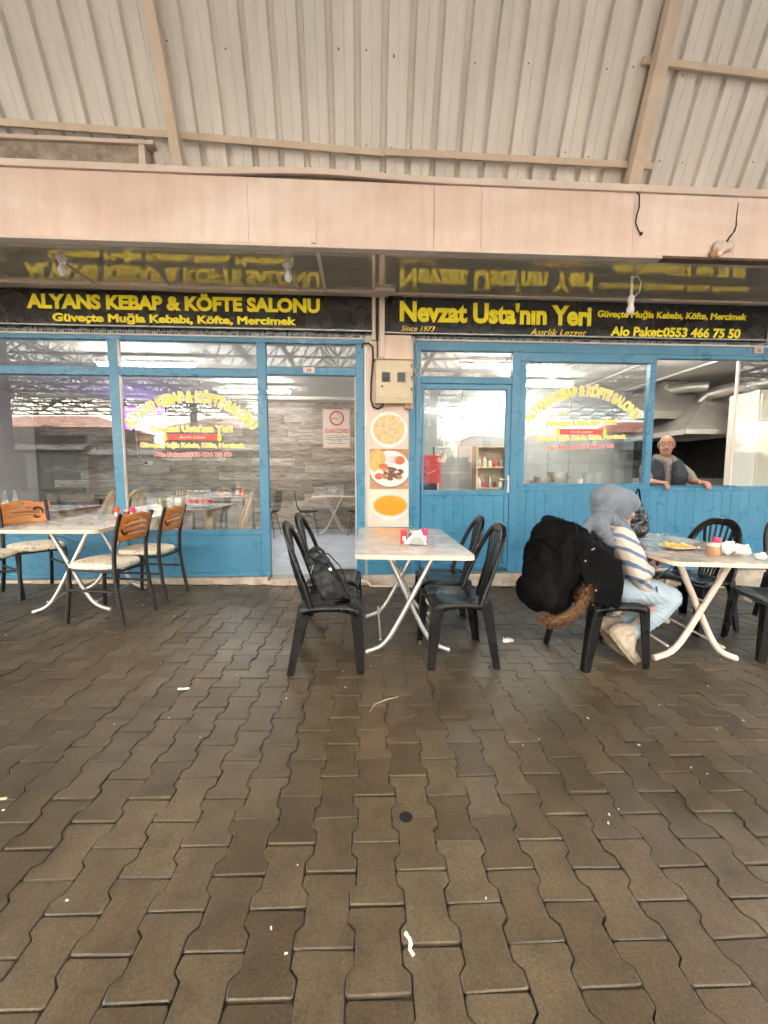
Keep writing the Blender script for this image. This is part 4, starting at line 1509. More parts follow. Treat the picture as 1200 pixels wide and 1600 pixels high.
def plastic_chair(label, mat):
    t = thing('plastic_chair', label, 'chair')

    def seat(u, v):
        x = -.165 + .36 * u
        hw = .205 + .015 * u
        y = -hw + 2 * hw * v
        z = .428 - .016 * math.sin(PI * min(1, max(0, (u - .05) / .9))) * math.sin(PI * v) - .010 * (1 - u)
        if u > .86:
            z -= .035 * ((u - .86) / .14) ** 2
        return (x, y, z)
    s = MB().grid(seat, 16, 14).build('seat', mat, t, smooth=60)
    so_ = s.modifiers.new('t', 'SOLIDIFY')
    so_.thickness = .012
    so_.offset = -1
    # apron with arched lower edge
    for sgn in (-1, 1):
        def side(u, v):
            x = -.17 + .355 * u
            y = sgn * (.207 + .015 * u)
            zt = .422 - .010 * (1 - u) - (.03 * ((u - .86) / .14) ** 2 if u > .86 else 0)
            zb = .345 + .045 * math.sin(PI * u) ** .6
            return (x, y, zt + (zb - zt) * v)
        a = MB().grid(side, 14, 2).build('apron', mat, t, smooth=60)
        sm_ = a.modifiers.new('t', 'SOLIDIFY')
        sm_.thickness = .010

    def front(u, v):
        y = -.219 + .438 * u
        zb = .345 + .045 * math.sin(PI * u) ** .6
        return (.194, y, .395 + (zb - .395) * v)
    a = MB().grid(front, 14, 2).build('apron', mat, t, smooth=60)
    a.modifiers.new('t', 'SOLIDIFY').thickness = .010

    def rear(u, v):
        y = -.203 + .406 * u
        zb = .33 + .045 * math.sin(PI * u) ** .6
        return (-.172, y, .418 + (zb - .418) * v)
    a = MB().grid(rear, 14, 2).build('apron', mat, t, smooth=60)
    a.modifiers.new('t', 'SOLIDIFY').thickness = .010
    for sx, sy in ((1, -1), (1, 1), (-1, -1), (-1, 1)):
        top = (.206, sy * .226, .40) if sx > 0 else (-.178, sy * .215, .425)
        bot = (.225, sy * .240, 0.0) if sx > 0 else (-.245, sy * .238, 0.0)
        o = tapered_leg(top, bot, .074, .046, sx, sy).build('leg', mat, t, bevel=.004)
        recalc(o)
    # back: an arch, wider and flatter than a tube, leaning back
    path = []
    for k in range(25):
        a = -PI / 2 + PI * k / 24
        yy = math.sin(a)
        up = math.cos(a)
        if up > 0:
            pass
        hgt = up ** .75 if up > 0 else 0
        path.append((-.105 - .175 * hgt ** 1.15, .212 * (abs(yy) ** .72) * (1 if yy > 0 else -1), .415 + .470 * hgt))
    MB().tube(path, [.033 if 2 < k < 22 else .036 for k in range(25)], 12, True, .48).build('back_frame', mat, t, smooth=60)
    for k in range(6):
        q = (k - 2.5) / 2.5
        wd = .026 if abs(q) > .9 else .013
        p0 = Vector((-.165, .062 * q, .42))
        p1 = Vector((-.235, .088 * q, .66))
        p2 = Vector((-.270, .118 * q, .872 - .018 * q * q))
        mb = MB()
        mb.bar(p0, p1, wd, .008, (1, 0, 0)).bar(p1 - (p1 - p0).normalized() * .002, p2, wd, .008, (1, 0, 0))
        mb.build('slat', mat, t)
    MB().box(.198, .2005, -.04, .05, .362, .388).build('sticker', M['paper'], t)
    return t


PC = plastic_chair('black plastic chair with a small backpack on its seat, left of the middle table', M['black_plastic'])
GRP = 'black plastic chairs at the tables outside'


def seat_at(o, x, y, rz):
    o.location = (x, y, gz(x))
    o.rotation_euler = (0, tilt * math.cos(rz), rz)


PC['group'] = GRP
seat_at(PC, -0.215, 2.615, R(2))


def pchair(x, y, rz, label):
    o = dup(PC, (0, 0, 0), 0, label, GRP)
    seat_at(o, x, y, rz)
    return o


pchair(-0.225, 3.17, R(-3), 'empty black plastic chair behind the backpack chair, next to the doorway')
pchair(0.635, 2.665, R(181), 'black plastic chair right of the middle table, nearer the camera')
pchair(0.66, 3.20, R(178), 'black plastic chair right of the middle table, farther from the camera')
pchair(1.615, 2.635, R(6), 'black plastic chair under the seated woman, hung with a black coat')
pchair(2.800, 3.22, R(194), 'black plastic chair beyond the right table, its slatted back facing the camera')
pchair(2.985, 2.665, R(162), 'black plastic chair at the right edge, only its seat corner and legs showing')
pchair(3.83, 3.20, R(262), 'black plastic chair at the right edge, only the side of its slatted back showing')
# tan relatives inside the dining room
def tint(o, mat):
    for c in o.children:
        if c.name.startswith('sticker'):
            continue
        c.material_slots[0].link = 'OBJECT'
        c.material_slots[0].material = mat


for (x, y, rz, lab) in ((-1.66, 5.28, R(200), 'tan plastic chair right behind the lettered window, beside the doorway'), (-3.60, 5.62, R(196), 'tan plastic chair inside, nearer the window, behind the wooden-backed chairs'), (-3.62, 6.35, R(176), 'tan plastic chair inside, deeper in the room behind the other tan one')):
    o = dup(PC, (x, y, FLZ), rz, lab, 'tan plastic chairs in the dining room')
    tint(o, M['tan_plastic'])


# ------------------------------------------------------------------ folding tables
def rrect(w, d, r, n=5):
    out = []
    for (cx, cy, a0) in ((w / 2 - r, -d / 2 + r, -90), (w / 2 - r, d / 2 - r, 0), (-w / 2 + r, d / 2 - r, 90), (-w / 2 + r, -d / 2 + r, 180)):
        for k in range(n + 1):
            a = R(a0 + 90 * k / n)
            out.append((cx + r * math.cos(a), cy + r * math.sin(a)))
    return out


def folding_table(label, x, y, rz, w, d, h, top='marble', leg=.0165, z=None, steel='tube_steel'):
    t = thing('folding_table', label, 'table', (x, y, gz(x) if z is None else z), rz)
    if z is None:
        t.rotation_euler = (0, tilt * math.cos(rz), rz)
    tp = MB().prism(rrect(w, d, .045), h - .004, h).build('table_top', M[top], t)
    MB().prism(rrect(w - .0005, d - .0005, .045), h - .028, h - .0042).build('edge_band', M['edge_band'], tp, smooth=35)
    for yy in (-d * .27, d * .27):
        for s in (-1, 1):
            k = yy + s * .019
            k2 = h - .03
            pts = [(-s * .165, k, k2), (-s * .155, k, k2 - .03), (-s * .03, k, k2 * .60), (s * .055, k, k2 * .36), (s * .105, k, k2 * .22), (s * .150, k, k2 * .12), (s * .205, k, k2 * .055), (s * .285, k, .018)]
            sp = []
            for i in range(len(pts) - 1):
                a, b = Vector(pts[i]), Vector(pts[i + 1])
                sp += [a, a.lerp(b, .5)]
            sp.append(Vector(pts[-1]))
            for _ in range(2):
                sp = [sp[0]] + [(sp[i - 1] + sp[i] * 2 + sp[i + 1]) / 4 for i in range(1, len(sp) - 1)] + [sp[-1]]
            lg = MB().tube(sp, leg, 10).build('leg', M[steel], t, smooth=50)
            MB().tube([sp[-1] - Vector((s * .012, 0, 0)), sp[-1] + Vector((s * .006, 0, -.002))], leg * 1.08, 10).build('foot_cap', M[steel], lg, smooth=40)
        MB().tube([(-.005, yy - .04, h * .575), (-.005, yy + .04, h * .575)], .007, 8).build('pivot_bolt', M['stainless'], t, smooth=40)
    for (xx, zz) in ((-.19, .095), (.19, .095), (-.165, h - .045), (.165, h - .045)):
        MB().tube([(xx, -d * .27, zz), (xx, d * .27, zz)], .008, 8).build('cross_bar', M[steel], t, smooth=40)
    MB().bar((-.16, -d * .27, h - .06), (.0, d * .1, h * .6), .012, .004).build('latch_stay', M['stainless'], t)
    return t


folding_table('white marbled folding table in the middle, flanked by black plastic chairs', 0.325, 3.03, R(-1), .735, 1.28, .74)
folding_table('white marbled folding table at left among the wooden-backed chairs', -2.47, 3.84, R(4), .75, 1.26, .745, 'marble')
folding_table('marbled folding table at right with a plate, jar and plastic bag', 2.31, 2.90, R(-5), .80, 1.30, .74, 'marble_brown', .020, steel='trim_white')


# ------------------------------------------------------------------ wooden-backed café chair (faces +X)
def cafe_chair(label):
    t = thing('cafe_chair', label, 'chair', group='wooden-backed chairs at the left table')
    wood = MB()
    cols, rows = 22, 15

    def pt(i, j):
        u, v = i / cols, j / rows
        y = -.178 + .356 * u
        cv = .040 * (1 - (2 * u - 1) ** 2)
        z = .665 + .205 * v - (.016 * (2 * u - 1) ** 2 if v > .9 else 0) * -1
        z += (.014 * math.cos((2 * u - 1) * PI) * v)
        return (-.205 - cv - .055 * v, y, z)
    idx = {}
    vs, fs = [], []

    def vid(i, j):
        if (i, j) not in idx:
            idx[(i, j)] = len(vs)
            vs.append(pt(i, j))
        return idx[(i, j)]
    for j in range(rows):
        for i in range(cols):
            if j in (4, 7, 10) and 4 <= i < 19:
                continue
            if j in (12,) and i in (10, 11):
                continue
            fs.append((vid(i, j), vid(i + 1, j), vid(i + 1, j + 1), vid(i, j + 1)))
    b = wood.add(vs, fs).build('backrest', M['chair_wood'], t, smooth=40)
    sm_ = b.modifiers.new('t', 'SOLIDIFY')
    sm_.thickness = .014
    em = []
    for k in range(19):
        a = R(35 + 290 * k / 18)
        em.append((-.250, .112 + .040 * math.cos(PI - a), .765 + .052 * math.sin(a)))
    MB().tube(em, .010, 6).build('emblem', M['black_rubber'], t, smooth=60)
    for s in (-1, 1):
        MB().tube([(-.275, s * .195, 0), (-.235, s * .190, .20), (-.205, s * .185, .42), (-.207, s * .183, .60), (-.235, s * .183, .76), (-.272, s * .185, .885)], .0165, 10).build('rear_post', M['dark_brown_tube'], t, smooth=50)
        MB().tube([(.175, s * .175, .445), (.185, s * .185, .2), (.198, s * .195, 0)], .0165, 10).build('front_leg', M['dark_brown_tube'], t, smooth=50)
        MB().tube([(.185, s * .185, .27), (-.225, s * .188, .27)], .011, 8).build('stretcher', M['dark_brown_tube'], t, smooth=50)
    MB().tube([(.175, -.175, .43), (.175, .175, .43)], .011, 8).tube([(-.205, -.185, .42), (-.205, .185, .42)], .011, 8).tube([(-.205, -.185, .425), (.175, -.175, .432)], .011, 8).tube([(-.205, .185, .425), (.175, .175, .432)], .011, 8).build('seat_frame', M['dark_brown_tube'], t, smooth=50)
    out = []
    for k in range(36):
        a = 2 * PI * k / 36
        c, s = math.cos(a), math.sin(a)
        x = .215 * (abs(c) ** .62) * (1 if c > 0 else -1)
        y = (.205 + .012 * c) * (abs(s) ** .62) * (1 if s > 0 else -1)
        out.append((x, y))
    n = len(out)
    layers = [(.96, .440), (1.0, .447), (1.0, .463), (.97, .478), (.86, .488), (.55, .494), (.2, .496)]
    mb = MB()
    vs, fs = [], []
    for (k, z) in layers:
        vs += [(x * k + .005, y * k, z) for x, y in out]
    for l in range(len(layers) - 1):
        for i in range(n):
            j = (i + 1) % n
            fs.append((l * n + i, l * n + j, (l + 1) * n + j, (l + 1) * n + i))
    fs.append(tuple(range((len(layers) - 1) * n, len(layers) * n)))
    fs.append(tuple(range(n - 1, -1, -1)))
    mb.add(vs, fs).build('seat_cushion', M['seat_print'], t, smooth=60)
    return t


CC = cafe_chair('wooden-backed chair right of the left table, nearest the camera')
seat_at(CC, -2.085, 3.40, R(172))
for (x, y, rz, lab) in ((-2.05, 3.98, R(176), 'wooden-backed chair right of the left table, against the shopfront'), (-3.17, 4.10, R(-36), 'wooden-backed chair behind the left table, its slotted back towards the window'), (-3.28, 3.63, R(12), 'wooden-backed chair cut off by the left edge, only seat and legs showing')):
    o = dup(CC, (0, 0, 0), 0, lab)
    seat_at(o, x, y, rz)


# ------------------------------------------------------------------ table-top things
def shaker(x, y, z, mat, label, h=.105, r=.024):
    t = thing('shaker', label, 'shaker', (x, y, z))
    MB().lathe([(r * .96, 0), (r, .006), (r, h * .72), (r * .9, h * .74)], 18).build('body', mat, t, smooth=40)
    MB().lathe([(r * .98, h * .74), (r, h * .76), (r, h * .95), (r * .85, h)], 18).build('lid', mat, t, smooth=40)
    MB().box(-.012, .012, -r - .001, -r + .002, h * .22, h * .55).build('label_patch', M['white'], t)
    return t


def jar(x, y, z, label, r=.03, h=.085):
    t = thing('spice_jar', label, 'jar', (x, y, z))
    MB().lathe([(r * .9, 0), (r, .006), (r, h * .68), (r * .8, h * .78), (r * .8, h * .8)], 18).build('body', M['sauce'], t, smooth=40)
    MB().lathe([(r * .88, h * .8), (r * .9, h * .82), (r * .9, h * .97), (r * .8, h)], 18).build('lid', M['edge_band'], t, smooth=40)
    return t


def napkins(x, y, z, rz, label):
    t = thing('napkin_holder', label, 'napkin holder', (x, y, z), rz)
    n = 16
    for s in (-1, 1):
        out = [(.052 * math.cos(PI * k / n), .062 * math.sin(PI * k / n)) for k in range(n + 1)]
        mb = MB().prism(out, 0, .003, Matrix(((1, 0, 0, 0), (0, 0, -1, s * .017), (0, 1, 0, 0.003), (0, 0, 0, 1))))
        recalc(mb.build('side_plate', M['clear_plastic'], t))
    MB().box(-.05, .05, -.02, .02, 0, .003).build('base', M['clear_plastic'], t)
    rr = random.Random(4)
    for k in range(7):
        s = (k - 3) * .0036
        dx = rr.uniform(-.018, .010)
        w = .085
        mb = MB().add([(-w / 1.1 + dx, s, .012), (w / 1.3 + dx, s + .001, .006), (.004 + dx + .02 * rr.random(), s, .100 + .012 * rr.random()), (-w / 1.1 + dx, s + .0022, .012), (w / 1.3 + dx, s + .0032, .006), (.004 + dx, s + .0022, .100)], [(0, 1, 2), (5, 4, 3), (0, 3, 4, 1), (1, 4, 5, 2), (2, 5, 3, 0)])
        recalc(mb.build('napkin', M['paper'], t))
    return t


def tz(x, h):
    return gz(x) + h + .0015


Z0 = tz(.37, .74)
shaker(.300, 2.80, Z0, M['red'], 'red salt shaker on the middle table, left of the napkins')
shaker(.448, 2.815, Z0, M['magenta'], 'magenta pepper shaker on the middle table, right of the napkins')
jar(.375, 2.86, Z0, 'small dark sauce jar behind the napkins on the middle table')
napkins(.382, 2.735, Z0, R(-4), 'clear holder with fanned white napkins on the middle table')
Z1 = gz(-2.3) + .745 + .004
shaker(-2.335, 4.02, Z1, M['tomato'], 'orange-red shaker on the left table, leftmost of its set', .11)
shaker(-2.175, 3.99, Z1, M['magenta'], 'magenta shaker on the left table before its napkins', .11)
jar(-2.255, 4.04, Z1, 'small sauce jar with pale lid between the left table\'s shakers')
napkins(-2.15, 4.10, Z1, R(30), 'holder of white napkins on the left table')
t = thing('water_glass', 'empty drinking glass standing on the left table', 'glass', (-2.50, 4.05, gz(-2.5) + .748))
MB().lathe([(.026, 0), (.028, .004), (.034, .095), (.032, .095), (.026, .008), (.001, .008)], 18).build('cup', M['clear_plastic'], t, smooth=40)

Z2 = tz(2.3, .74)
pt_ = thing('plate', 'white plate with yellow fries on the right table', 'plate', (2.235, 2.72, tz(2.235, .74)))
MB().lathe([(.055, 0), (.060, .004), (.105, .016), (.112, .019), (.110, .022), (.085, .014), (.05, .009), (.001, .009)], 28).build('dish', M['white'], pt_, smooth=50)
rf_ = random.Random(2)
fr = MB()
for k in range(34):
    a, q = rf_.uniform(0, 2 * PI), .07 * math.sqrt(rf_.random())
    c = Vector((q * math.cos(a), q * math.sin(a), .014 + .022 * rf_.random()))
    b = rf_.uniform(0, PI)
    d = Vector((math.cos(b), math.sin(b), rf_.uniform(-.3, .3))) * rf_.uniform(.015, .03)
    fr.bar(c - d, c + d, .011, .010)
tag(fr.build('fries', M['fries'], pt_, bevel=.002), kind='stuff')
for (dx, dy) in ((.045, .0), (.02, -.03)):
    MB().ball((dx, dy, .026), (.032, .018, .013), 14, 8).build('lemon_wedge', M['yellow_pale'], pt_, smooth=60)
sc_ = thing('sauce_dish', 'small white dish of dark red paste between plate and jar', 'dish', (2.36, 2.735, tz(2.36, .74)))
MB().lathe([(.03, 0), (.052, .012), (.050, .014), (.03, .006), (.001, .006)], 20).build('dish', M['white'], sc_, smooth=50)
MB().ball((0, 0, .014), (.036, .030, .012), 14, 8).build('paste', M['sauce'], sc_, smooth=60)
jr = thing('glass_jar', 'glass jar of red flakes with pale lid on the right table', 'jar', (2.285, 2.475, tz(2.285, .74)))
MB().lathe([(.030, 0), (.036, .008), (.036, .048), (.033, .056), (.028, .060)], 20).build('contents', M['wood_print'], jr, smooth=40)
MB().lathe([(.033, .060), (.034, .062), (.034, .078), (.031, .081)], 20).build('lid', M['edge_band'], jr, smooth=40)
shaker(2.40, 2.58, tz(2.4, .74), M['magenta'], 'crimson shaker behind the crumpled napkins on the right table')
nk = MB()
rn = random.Random(12)
for k in range(16):
    c = Vector((rn.uniform(-.07, .07), rn.uniform(-.03, .03), .025 + rn.uniform(0, .045)))
    nk.ball(c, (rn.uniform(.03, .045), rn.uniform(.02, .03), rn.uniform(.018, .03)), 8, 6, Euler((rn.random() * 3, rn.random() * 3, 0)).to_matrix())
o = flesh('crumpled_napkins', nk, M['paper'], None, .006, 1, [(.03, .03), (.012, .012)])
for v in o.data.vertices:
    v.co.z = max(v.co.z, 0.0)
o.location = (2.42, 2.47, tz(2.42, .74))
tag(o, 'heap of crumpled white napkins on the right table', 'napkins')
o = flesh('napkin_ball', MB().ball((0, 0, .022), (.034, .03, .022)).ball((.02, .01, .025), .022), M['paper'], None, .005, 1, [(.02, .014)])
o.location = (2.47, 2.34, tz(2.47, .74))
tag(o, 'small balled-up white napkin at the right table\'s front edge', 'napkin')

# black carrier bag standing on the right table
bg_ = MB()
bg_.ball((0, 0, .085), (.135, .10, .085), 18, 12).ball((.01, 0, .16), (.125, .09, .12), 18, 12).cap((.01, 0, .20), .09, (.015, 0, .30), .045)
bg_.cap((-.05, .01, .10), .08, (-.02, 0, .27), .04).cap((.07, 0, .10), .075, (.05, 0, .26), .04)
o = flesh('carrier_bag', bg_, M['bag_film'], None, .008, 2, [(.06, .03), (.02, .012)])
ripple(o, (1, .3, .25), .05, .012, 2.5, 7.0)
for v in o.data.vertices:
    v.co.z = max(v.co.z, 0.0)
o.location = (2.165, 3.12, tz(2.165, .74))
tag(o, 'black plastic carrier bag standing on the right table behind the woman', 'bag')
for (a, b) in (((-.085, .28), (-.03, .30)), ((.02, .31), (.075, .27))):
    pts = []
    for k in range(9):
        u = k / 8
        pts.append((a[0] + (b[0] - a[0]) * u, 0, a[1] + (b[1] - a[1]) * u + .12 * math.sin(PI * u)))
    MB().tube(pts, .013, 6, True, .4).build('handle_loop', M['bag_film'], o, smooth=60)

# backpack on the front left chair
bp = MB()
bp.hexa([(-.06, -.085, .012), (.12, -.085, .012), (.12, .085, .012), (-.06, .085, .012)], [(-.165, -.07, .28), (-.055, -.07, .30), (-.055, .07, .30), (-.165, .07, .28)])
bp.ball((-.10, 0, .29), (.06, .075, .045))
o = flesh('backpack', bp, M['bag_black'], None, .008, 4, [(.08, .03), (.03, .012)])
o.location = (-0.185, 2.565, gz(-.185) + .418)
o.rotation_euler = (0, 0, R(4))
tag(o, 'small black backpack resting on the seat of the front left plastic chair', 'backpack')
MB().tube([(-.14, -.075, .29), (-.06, -.095, .25), (.05, -.10, .14), (.09, -.095, .05)], .011, 6, True, .4).build('strap', M['bag_black'], o, smooth=60)
MB().tube([(-.13, .05, .30), (-.02, .06, .28), (.05, .06, .2), (.10, .06, .08)], .011, 6, True, .4).build('strap', M['bag_black'], o, smooth=60)
MB().lathe([(.011, 0), (.011, .004)], 14, (-.012, -.099, .215), 'Y').build('badge', M['white'], o)
MB().bar((-.13, -.088, .19), (-.11, -.088, .25), .004, .012, (0, 1, 0)).build('zip_pull', M['stainless'], o)
MB().hexa([(.02, -.094, .05), (.112, -.094, .05), (.112, -.086, .05), (.02, -.086, .05)], [(-.01, -.094, .15), (.07, -.094, .15), (.07, -.084, .15), (-.01, -.084, .15)]).build('front_pocket', M['bag_black'], o, bevel=.004)

# ------------------------------------------------------------------ inside the dining room
def room_table(label, x, y, w, d, h, legs='block'):
    t = thing('room_table', label, 'table', (x, y, FLZ))
    MB().box(-w / 2, w / 2, -d / 2, d / 2, h - .004, h).build('table_top', M['table_grey'], t)
    MB().box(-w / 2, w / 2, -d / 2, d / 2, h - .035, h - .0042).build('edge', M['table_wood'], t)
    if legs == 'block':
        for s in (-1, 1):
            MB().box(s * w * .32 - .05, s * w * .32 + .05, -.06, .06, .02, h - .035).build('leg', M['pine_board'], t, bevel=.004)
            MB().box(s * w * .32 - .06, s * w * .32 + .06, -d * .4, d * .4, 0, .03).build('foot', M['black_wire'], t, bevel=.004)
    else:
        for sx in (-1, 1):
            for sy in (-1, 1):
                MB().box(sx * w * .42 - .02, sx * w * .42 + .02, sy * d * .4 - .02, sy * d * .4 + .02, 0, h - .035).build('leg', M['black_wire'], t)
    return t


TH = .74
room_table('wood-edged table just behind the lettered window, with bottles and bread', -2.27, 5.30, 1.05, 1.05, TH)
room_table('wood-edged table inside at far left behind the window', -4.05, 5.18, 1.30, .85, TH)
room_table('wood-edged table against the plank wall, seen through the lettered window', -2.62, 7.95, 1.1, .8, TH, 'post')
room_table('wood-edged table against the plank wall, left of the other', -4.2, 7.9, 1.1, .8, TH, 'post')
tt = folding_table('white folding table deep in the room seen through the doorway', -0.52, 7.95, 0, .80, .70, .75, 'table_grey', .012, FLZ)


def wire_chair(label, x, y, rz):
    t = thing('wire_chair', label, 'chair', (x, y, FLZ), rz, 'black wire chairs in the dining room')
    sh = MB()
    for k in range(9):
        u = -.2 + .4 * k / 8
        sh.tube([(.20, u * .95, .455), (.05, u, .435), (-.12, u, .44), (-.175, u, .50), (-.205, u * .95, .62), (-.235, u * .8, .84)], .004, 5)
    for (x_, z_, w) in ((.20, .455, .19), (.10, .441, .2), (.0, .434, .2), (-.09, .437, .2), (-.17, .49, .2), (-.195, .57, .195), (-.213, .66, .185), (-.226, .75, .175), (-.236, .84, .16)):
        sh.tube([(x_, -w, z_), (x_, w, z_)], .004, 5)
    sh.build('wire_shell', M['black_wire'], t)
    MB().box(-.15, .19, -.17, .17, .44, .462).build('seat_pad', M['black_wire'], t, bevel=.008)
    for (sx, sy) in ((1, 1), (1, -1), (-1, 1), (-1, -1)):
        MB().tube([(sx * .12, sy * .12, .43), (sx * .20, sy * .20, 0)], .007, 6).build('leg', M['black_wire'], t)
        MB().tube([(-sx * .06, sy * .10, .43), (sx * .14, sy * .14, .28)], .004, 5).build('brace', M['black_wire'], t)
    return t


wire_chair('black wire chair left of the folding table seen through the doorway', -1.02, 7.80, R(8))
wire_chair('black wire chair right of the folding table, half hidden by the door jamb', -0.02, 7.75, R(172))
wire_chair('black wire chair seen through the window beside the door post', -1.72, 7.55, R(172))


def bread_box(label, x, y, z, s=1.0):
    t = thing('bread_box', label, 'box', (x, y, z))
    w, d, h = .15 * s, .11 * s, .17 * s
    bx = MB().box(-w, w, -d, -d + .004, 0, h).box(-w, w, d - .004, d, 0, h).box(-w, -w + .004, -d + .004, d - .004, 0, h).box(w - .004, w, -d + .004, d - .004, 0, h)
    bx.build('tub', M['clear_plastic'], t)
    MB().box(-w - .008, w + .008, -d - .008, d + .008, h, h + .014).build('lid', M['clear_plastic'], t, bevel=.004)
    rr = random.Random(int(x * 100) % 91)
    for k in range(9):
        MB().ball((rr.uniform(-w * .6, w * .6), rr.uniform(-d * .5, d * .5), .03 + .085 * rr.random() * s), (.055 * s, .035 * s, .028 * s), 10, 6, Euler((rr.random(), rr.random(), rr.random() * 3)).to_matrix()).build('bread_piece', M['bread'], t, smooth=60)
    return t


ZT = FLZ + TH + .001
bread_box('clear bread tub on the table behind the lettered window', -2.36, 5.02, ZT)
bread_box('clear bread tub on the plank-wall table behind the lettered window', -2.55, 7.75, ZT, 1.25)
bread_box('clear bread tub on the plank-wall table left of the window print', -4.05, 7.75, ZT, 1.25)
bread_box('clear bread tub on the folding table deep in the doorway', -0.50, 7.88, FLZ + .752, 1.15)


def dispenser(label, x, y, z):
    t = thing('cutlery_box', label, 'cutlery box', (x, y, z))
    MB().box(-.055, .055, -.05, .05, 0, .155).build('case', M['table_wood'], t, bevel=.004)
    MB().box(-.035, .035, -.053, -.05, .03, .125).build('card', M['paper'], t)
    for k in range(3):
        MB().bar((-.03 + .03 * k, 0, .15), (-.035 + .034 * k, .01, .215), .012, .006).build('cutlery', M['pine_board'], t)
    return t


dispenser('dark wooden cutlery box beside the bread tub behind the lettered window', -2.16, 4.98, ZT)
dispenser('dark wooden cutlery box on the plank-wall table, right of its bread tub', -2.28, 7.72, ZT)
dispenser('dark wooden cutlery box on the left plank-wall table', -4.42, 7.7, ZT)


def bottle(x, y, z, label, h=.21):
    t = thing('water_bottle', label, 'bottle', (x, y, z), 0, 'water bottles on the dining tables')
    MB().lathe([(.028, 0), (.031, .008), (.031, h * .62), (.026, h * .72), (.013, h * .86), (.012, h * .93)], 12).build('body', M['clear_plastic'], t, smooth=40)
    MB().lathe([(.014, h * .92), (.014, h)], 12).build('cap', M['white'], t)
    MB().lathe([(.0315, h * .28), (.0315, h * .48)], 12).build('label_band', M['red'] if (int(x * 1000) % 2) else M['paper'], t, smooth=40)
    return t


k = 0
names = [('front', 'first'), ('front', 'second'), ('front', 'third'), ('front', 'fourth'), ('back', 'first'), ('back', 'second'), ('back', 'third'), ('back', 'fourth')]
for j in range(2):
    for i in range(4):
        bottle(-2.055 + i * .072, 4.97 + j * .08, ZT, '%s clear water bottle from the left in the %s row behind the lettered window' % (names[k][1], names[k][0]))
        k += 1
bottle(-4.12, 4.95, ZT, 'left of two clear water bottles behind the far left window')
bottle(-4.04, 4.99, ZT, 'right of two clear water bottles behind the far left window')
shaker(-3.86, 4.93, ZT, M['magenta'], 'magenta shaker inside behind the far left window')
shaker(-3.66, 4.95, ZT, M['tomato'], 'orange-red shaker inside behind the far left window')
shaker(-4.30, 7.62, ZT, M['magenta'], 'magenta shaker on the left plank-wall table', .13, .03)
shaker(-2.18, 7.62, ZT, M['tomato'], 'orange-red shaker on the plank-wall table behind the lettered window', .13, .03)

t = thing('television', 'wall television showing a violet picture above the plank-wall table', 'television', (-4.31, 8.5, 2.10))
part('casing', MB().box(-4.74, -3.88, 8.50, 8.55, 2.10, 2.59), M['black_wire'], t, bevel=.006)
part('screen', MB().box(-4.72, -3.90, 8.495, 8.50, 2.13, 2.57), M['screen_violet'], t)
part('screen_patch', MB().box(-4.60, -4.35, 8.492, 8.495, 2.20, 2.45).box(-4.1, -3.92, 8.492, 8.495, 2.15, 2.4), M['screen_pale'], t)
part('bracket', MB().box(-4.4, -4.2, 8.55, 8.58, 2.2, 2.5), M['black_wire'], t)
t = thing('wall_socket', 'white double socket on the plank wall under the television', 'socket', (-4.3, 8.57, 1.42))
part('plate', MB().box(-4.37, -4.22, 8.56, 8.578, 1.42, 1.50), M['white'], t, bevel=.003)
part('plug', MB().box(-4.36, -4.32, 8.53, 8.56, 1.44, 1.48), M['black_wire'], t)
part('cable', MB().tube([(-4.34, 8.54, 1.46), (-4.42, 8.55, 1.54), (-4.5, 8.56, 1.62), (-4.52, 8.56, 2.12)], .007, 6), M['white'], t)

ns = thing('no_smoking_notice', 'white notice with red no-smoking ring on the plank wall', 'notice', (-0.50, 8.57, 1.78))
X0, X1, N0, N1 = -0.775, -0.205, 1.775, 2.570
part('sheet', MB().box(X0, X1, 8.570, 8.576, N0, N1), M['paper'], ns)
bd = MB()
for (a, b, c, d) in ((X0 + .012, X1 - .012, N0 + .012, N0 + .018), (X0 + .012, X1 - .012, N1 - .018, N1 - .012), (X0 + .012, X0 + .018, N0 + .018, N1 - .018), (X1 - .018, X1 - .012, N0 + .018, N1 - .018)):
    bd.box(a, b, 8.5685, 8.5705, c, d)
part('border', bd, M['red_print'], ns)
cx, cz = -.485, 2.385
ring = MB()
n = 40
vs, fs = [], []
for k in range(n):
    a = 2 * PI * k / n
    for rr_ in (.120, .152):
        for yy in (8.566, 8.5695):
            vs.append((cx + rr_ * math.cos(a), yy, cz + rr_ * math.sin(a)))
for k in range(n):
    a, b = 4 * k, 4 * ((k + 1) % n)
    fs += [(a, a + 2, b + 2, b), (a + 1, b + 1, b + 3, a + 3), (a + 2, a + 3, b + 3, b + 2), (a, b, b + 1, a + 1)]
ring.add(vs, fs)
part('red_ring', ring, M['red_print'], ns)
part('red_bar', MB().bar((cx - .088, 8.5655, cz + .088), (cx + .088, 8.5655, cz - .088), .002, .032, (0, 1, 0)), M['red_print'], ns)
part('cigarette', MB().box(cx - .10, cx + .02, 8.567, 8.5695, cz - .018, cz - .004), M['ink'], ns)
part('smoke_curl', MB().tube([(cx + .06, 8.568, cz), (cx + .075, 8.568, cz + .03), (cx + .045, 8.568, cz + .05), (cx + .03, 8.568, cz + .08), (cx, 8.568, cz + .09)], .005, 5), M['ink'], ns)
letters('words', ns, 'SİGARA İÇİLMEZ', X0 + .04, X1 - .04, 2.085, 2.165, 8.568, M['red_print'], offset=.03, thick=.002)
fine = MB()
rr_ = random.Random(8)
